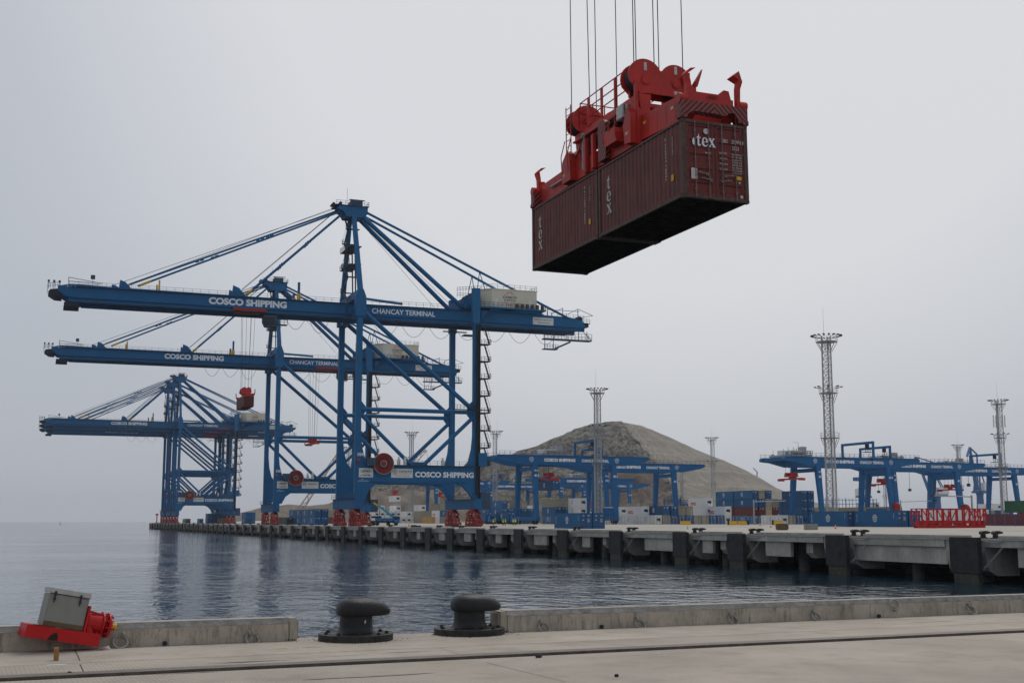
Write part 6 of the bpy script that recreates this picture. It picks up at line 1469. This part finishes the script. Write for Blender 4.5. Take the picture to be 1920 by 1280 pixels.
for x in (.5,2.9,5.2,7.6,9.9,Lr-.8): MB().box(x,x+.5,.21,2.19,.3,.8).build('cross_beam','red3',t)
for x in (1.2,3.4,4.2,8.7,9.6): MB().bbox(x,x+.75,-.3,.3,.52,1.25,.05).build('corner_guide','red3',t)
# barriers, cones, sacks, boxes
def barrier(px0, px1, D, label):
    a = Vector(atD(px0, D)+(0,)); c = Vector(atD(px1, D)+(0,)); Ln = (c-a).length; t = thing('safety_barrier', label, 'barrier', (a.x, a.y, gz(a.x)), math.atan2((c-a).y, (c-a).x), 'yellow barriers along the yard fence')
    MB().prism([(0,0),(0,.35),(.12,1.05),(.42,1.05),(.55,.35),(.55,0)], .05, Ln-.05, 'yz').build('barrier_body','yellow',t)
    for k in range(5): MB().box(.3+k*(Ln-.6)/4-.08,.3+k*(Ln-.6)/4+.08,.15,.4,1.052,1.2).build('lug','dark',t)
barrier(1275.5, 1295, 352, 'yellow barrier in front of the beige and blue doors, leftmost'); barrier(1367, 1382, 340, 'yellow barrier below the white container ends'); barrier(1383.5, 1400, 340, 'yellow barrier just left of the white sign pole'); barrier(1451, 1468, 325, 'yellow barrier beside the brown sack')
for px in (1365.5, 1403, 1449): 
    x_, y_ = atD(px, 338); o = MB().bbox(-.2,.2,-.2,.2,0,1.35,.05).build('black_post','dark'); o.location = (x_, y_, gz(x_)); tag(o, {1365.5:'short black post left of the paired yellow barriers',1403:'short black post right of the paired yellow barriers',1449:'short black post beside the single yellow barrier'}[px], 'post')
cone_me = MB().box(-.2,.2,-.2,.2,0,.04).lathe([(.15,.041),(.05,.72),(0,.73)], (0,0,0), 14).mesh('cone_body','orange'); band_me = MB().lathe([(.118,.30),(.092,.44)], (0,0,0), 14).mesh('reflective_band','letter')
def cone(px, D, label, mat=None, s=1):
    x_, y_ = atD(px, D); o = ob('traffic_cone', cone_me, None, (x_, y_, gz(x_))); tag(o, label, 'cone'); ob('reflective_band', band_me, o); o.scale = (s,s,s)
    if mat: o.material_slots[0].link = 'OBJECT'; o.material_slots[0].material = M[mat]
cone(1425, 265, 'orange cone left of the other, near the sign pole'); cone(1445, 235, 'orange cone between the sign pole and the brown sack'); cone(1566, 200, 'orange cone before the long blue containers'); cone(1289, 214, 'small green cone near the far quay edge', 'green', .8); cone(767, 340, 'red and white cone under the nearest portal', None, 1.2); cone(862, 305, 'orange cone between the landside bogies of the nearest crane')
x_, y_ = atD(1466, 190); o = MB().bbox(-.85,.85,-.6,.6,0,.95,.14).build('bulk_sack','brown',None,True); o.location = (x_, y_, gz(x_)); tag(o, 'brown bulk sack on the apron left of the blue pair', 'sack')
x_, y_ = atD(1520, 190); o = MB().bbox(-1.0,1.0,-.4,.4,0,.92,.03).build('grey_crate','box'); o.location = (x_, y_, gz(x_)); tag(o, 'grey box standing before the left long blue container', 'box')
# sign pole gantries
def pole(px, D, h, armpx, label, sign=False, w=.22):
    x_, y_ = atD(px, D); t = thing('sign_pole', label, 'pole', (x_, y_, gz(x_))); x2, y2 = atD(armpx, D); d = Vector((x2-x_, y2-y_, 0))
    MB().tube((0,0,0),(0,0,h),w,12).build('pole','grey',t,True); MB().tube((0,0,h-.4),d+Vector((0,0,h-.15)),w*.55,8).build('arm','grey',t,True)
    if sign: MB().bar(d+Vector((-.6,0,h-.1)), d+Vector((.6,0,h-.1)), .3, .35).build('camera_box','dark',t)
pole(1414, 372, 7.1, 1474, 'pale pole with a long horizontal arm before the four-high block'); pole(1690, 300, 6.0, 1754, 'thin pole with an arm pointing right, left of the red frames', True, .13); pole(1824, 300, 7.2, 1752, 'thick pale pole with an arm pointing left, above the red frames', True, .24)
x_, y_ = atD(1460, 345); t = thing('diamond_sign', 'pale diamond sign on a thin post left of the long blue containers', 'sign', (x_, y_, gz(x_))); MB().tube((0,0,0),(0,0,2.6),.05,6).build('post','grey',t); MB().prism([(0,1.9),(.45,2.45),(0,3.0),(-.45,2.45)], -.06, -.03, 'xz').build('panel','letterg',t)
# fences
def fence(p0, p1, h, step, mat, label, wires=6):
    a = Vector((p0[0],p0[1],0)); c = Vector((p1[0],p1[1],0)); d = c-a; t = thing('fence', label, 'fence', (a.x, a.y, gz(a.x))); n_ = int(d.length/step); pm = MB().box(-.045,.045,-.045,.045,0,h).mesh('post',mat)
    for i in range(n_+1): ob('post', pm, t, d*i/n_)
    mb = MB()
    for k in range(wires): z = .15+(h-.2)*k/(wires-1); mb.bar(Vector((0,0,z)), d+Vector((0,0,z)), .025 if k not in (0, wires-1) else .05)
    mb.build('wire', mat, t, kind='stuff')
fence(atD(1137, 398), atD(1505, 345), 2.4, 1.3, 'grey', 'thin grey fence in front of the white lower row', 9); fence(atD(1846, 262), atD(1960, 262), 2.3, 1.9, 'rmg', 'blue-posted fence at the right edge', 8); fence(atD(965, 400), atD(1032, 380), 2.3, 2.5, 'grey', 'grey fence right of the workers', 7); fence(atD(786, 520), atD(850, 520), 2.5, 2.2, 'grey', 'pale fence before the stack in the portal view', 5)
# kneeling steel pieces along the rails
for px, lab in ((856,'dark steel beam lying left of the landside bogies'),(780,'dark steel piece lying on the quay under the portal')):
    x_, y_ = atD(px, 296); o = MB().bbox(-1.2,1.2,-.3,.3,0,.35,.04).build('steel_beam','dark'); o.location = (max(x_, 73.5), y_, gz(x_)); tag(o, lab, 'beam')
# red beacon at the end of the pier
x_, y_ = atD(294, 800); t = thing('beacon', 'red beacon post at the far end of the pier', 'beacon', (max(x_,72.5), y_, 0)); MB().tube((0,0,0),(0,0,5.0),.35,10).build('post','redl',t); MB().lathe([(.35,5),(.95,5.2),(.95,6),(.4,6.1)], (0,0,0), 12).build('lantern','redl',t)
o = MB().bbox(-.8,.8,-.8,.8,-.5,1,.1).tube((0,0,1),(0,0,5),.25,6).build('buoy','dark'); x_, y_ = atD(113, 1800); o.location = (x_, y_, WZ); tag(o, 'tiny dark buoy on the open water at left', 'buoy')
# truck crane with the teal boom
x_, y_ = atD(722, 388); t = thing('truck_crane', 'blue truck crane with a teal boom resting low, under the nearest portal', 'truck crane', (x_, y_, gz(x_)), R(-8))
MB().bbox(-4.4,3.0,-1.2,1.2,.9,1.5,.05).build('chassis','dark',t); MB().bbox(2.4,4.4,-1.2,1.2,.7,2.9,.15).build('cab','truck',t); MB().bbox(-3.0,2.1,-1.15,1.15,1.55,2.3,.08).build('superstructure','truck',t); MB().bbox(-4.3,-1.2,-1.1,1.1,2.31,2.9,.08).build('counterweight','dark',t)
MB().bar((2.6,0,2.6),(-2.4,0,6.2),.7,.7,w2=.5,h2=.5).build('boom','teal',t); MB().bar((-2.3,0,6.1),(-3.6,0,7.0),.45,.45).build('boom_tip','yellow',t); MB().bbox(2.5,4.42,-1.22,-1.18,1.9,2.6,.01).build('window','window',t)
for x in (-3.6,-2.4,1.0,3.4): MB().tube((x,-1.25,.5),(x,1.25,.5),.5,14).build('wheel','rubber',t)

# ---- people
def person(px, D, face, label, arm=.2, stride=.12):
    x_, y_ = atD(px, D); t = thing('person', label, 'person', (x_, y_, gz(x_)), face, 'workers in hi-vis jackets on the far quay')
    V = [(0,0,.95),(0,0,1.15),(0,0,1.38),(0,0,1.48),(0,.02,1.60),(0,.02,1.70)]; E = [(0,1),(1,2),(2,3),(3,4),(4,5)]; Rr = [(.15,.11),(.15,.11),(.17,.11),(.06,.06),(.085,.1),(.075,.085)]
    for s_ in (-1,1):
        b_ = len(V); V += [(s_*.09,stride*s_*.3,.88),(s_*.10,stride*s_,.48),(s_*.11,stride*s_*.6,.08),(s_*.12,stride*s_*.6+.14,.04)]; Rr += [(.10,.10),(.07,.07),(.045,.05),(.04,.035)]; E += [(0,b_),(b_,b_+1),(b_+1,b_+2),(b_+2,b_+3)]
        b_ = len(V); V += [(s_*.20,0,1.40),(s_*.26,.02,1.15),(s_*.24,arm,.95),(s_*.24,arm+.05,.86)]; Rr += [(.06,.06),(.05,.05),(.038,.038),(.04,.025)]; E += [(2,b_),(b_,b_+1),(b_+1,b_+2),(b_+2,b_+3)]
    me = bpy.data.meshes.new('body'); me.from_pydata(V, E, []); me.materials.append(M['trouser']); o = ob('body', me, t); md = o.modifiers.new('s','SKIN'); 
    for i, v in enumerate(me.skin_vertices[0].data): v.radius = Rr[i]; v.use_root = (i == 0)
    sb = o.modifiers.new('b','SUBSURF'); sb.levels = 1; sb.render_levels = 1
    MB().lathe([(.20,.88),(.195,1.1),(.215,1.36),(.13,1.46),(.07,1.49)], (0,0,0), 14, 'z', 1.12).build('hi_vis_vest','hivis',t,True)
    for s_ in (-1,1): MB().tube((s_*.20,0,1.42),(s_*.27,.02,1.12),.072,8,.062).build('sleeve','hivis',t,True)
    MB().lathe([(.0,1.83),(.08,1.80),(.125,1.72),(.15,1.70),(.15,1.69),(.12,1.69)], (0,.02,0), 14).build('hard_hat','letter',t,True); MB().lathe([(.085,1.68),(.092,1.62),(.07,1.55),(.03,1.52)], (0,.03,0), 12).build('face','skin',t,True)
person(925, 335, .3, 'worker in yellow jacket standing alone, leftmost of the group', .05); person(943, 335, -.6, 'worker in yellow jacket, left one of the close pair', .15); person(947.6, 339, 1.2, 'worker in yellow jacket, right one of the close pair'); person(962, 345, .2, 'worker in pale hi-vis, left of the two at right', .1); person(966.2, 343, -.3, 'worker in yellow jacket, rightmost of the group', .1)

# ================================================================== HAZE
hzm = bpy.data.materials.new('haze'); hzm.use_nodes = True; n = hzm.node_tree; n.nodes.clear()
pv = n.nodes.new('ShaderNodeVolumePrincipled'); pv.inputs['Color'].default_value = (.93, .95, 1, 1); pv.inputs['Density'].default_value = .00007; pv.inputs['Anisotropy'].default_value = .2
out = n.nodes.new('ShaderNodeOutputMaterial'); n.links.new(pv.outputs[0], out.inputs['Volume']); M['haze'] = hzm
o = MB().box(-9300, 9300, -400, 9300, -6.2, 165).build('haze', 'haze'); o['kind'] = 'stuff'
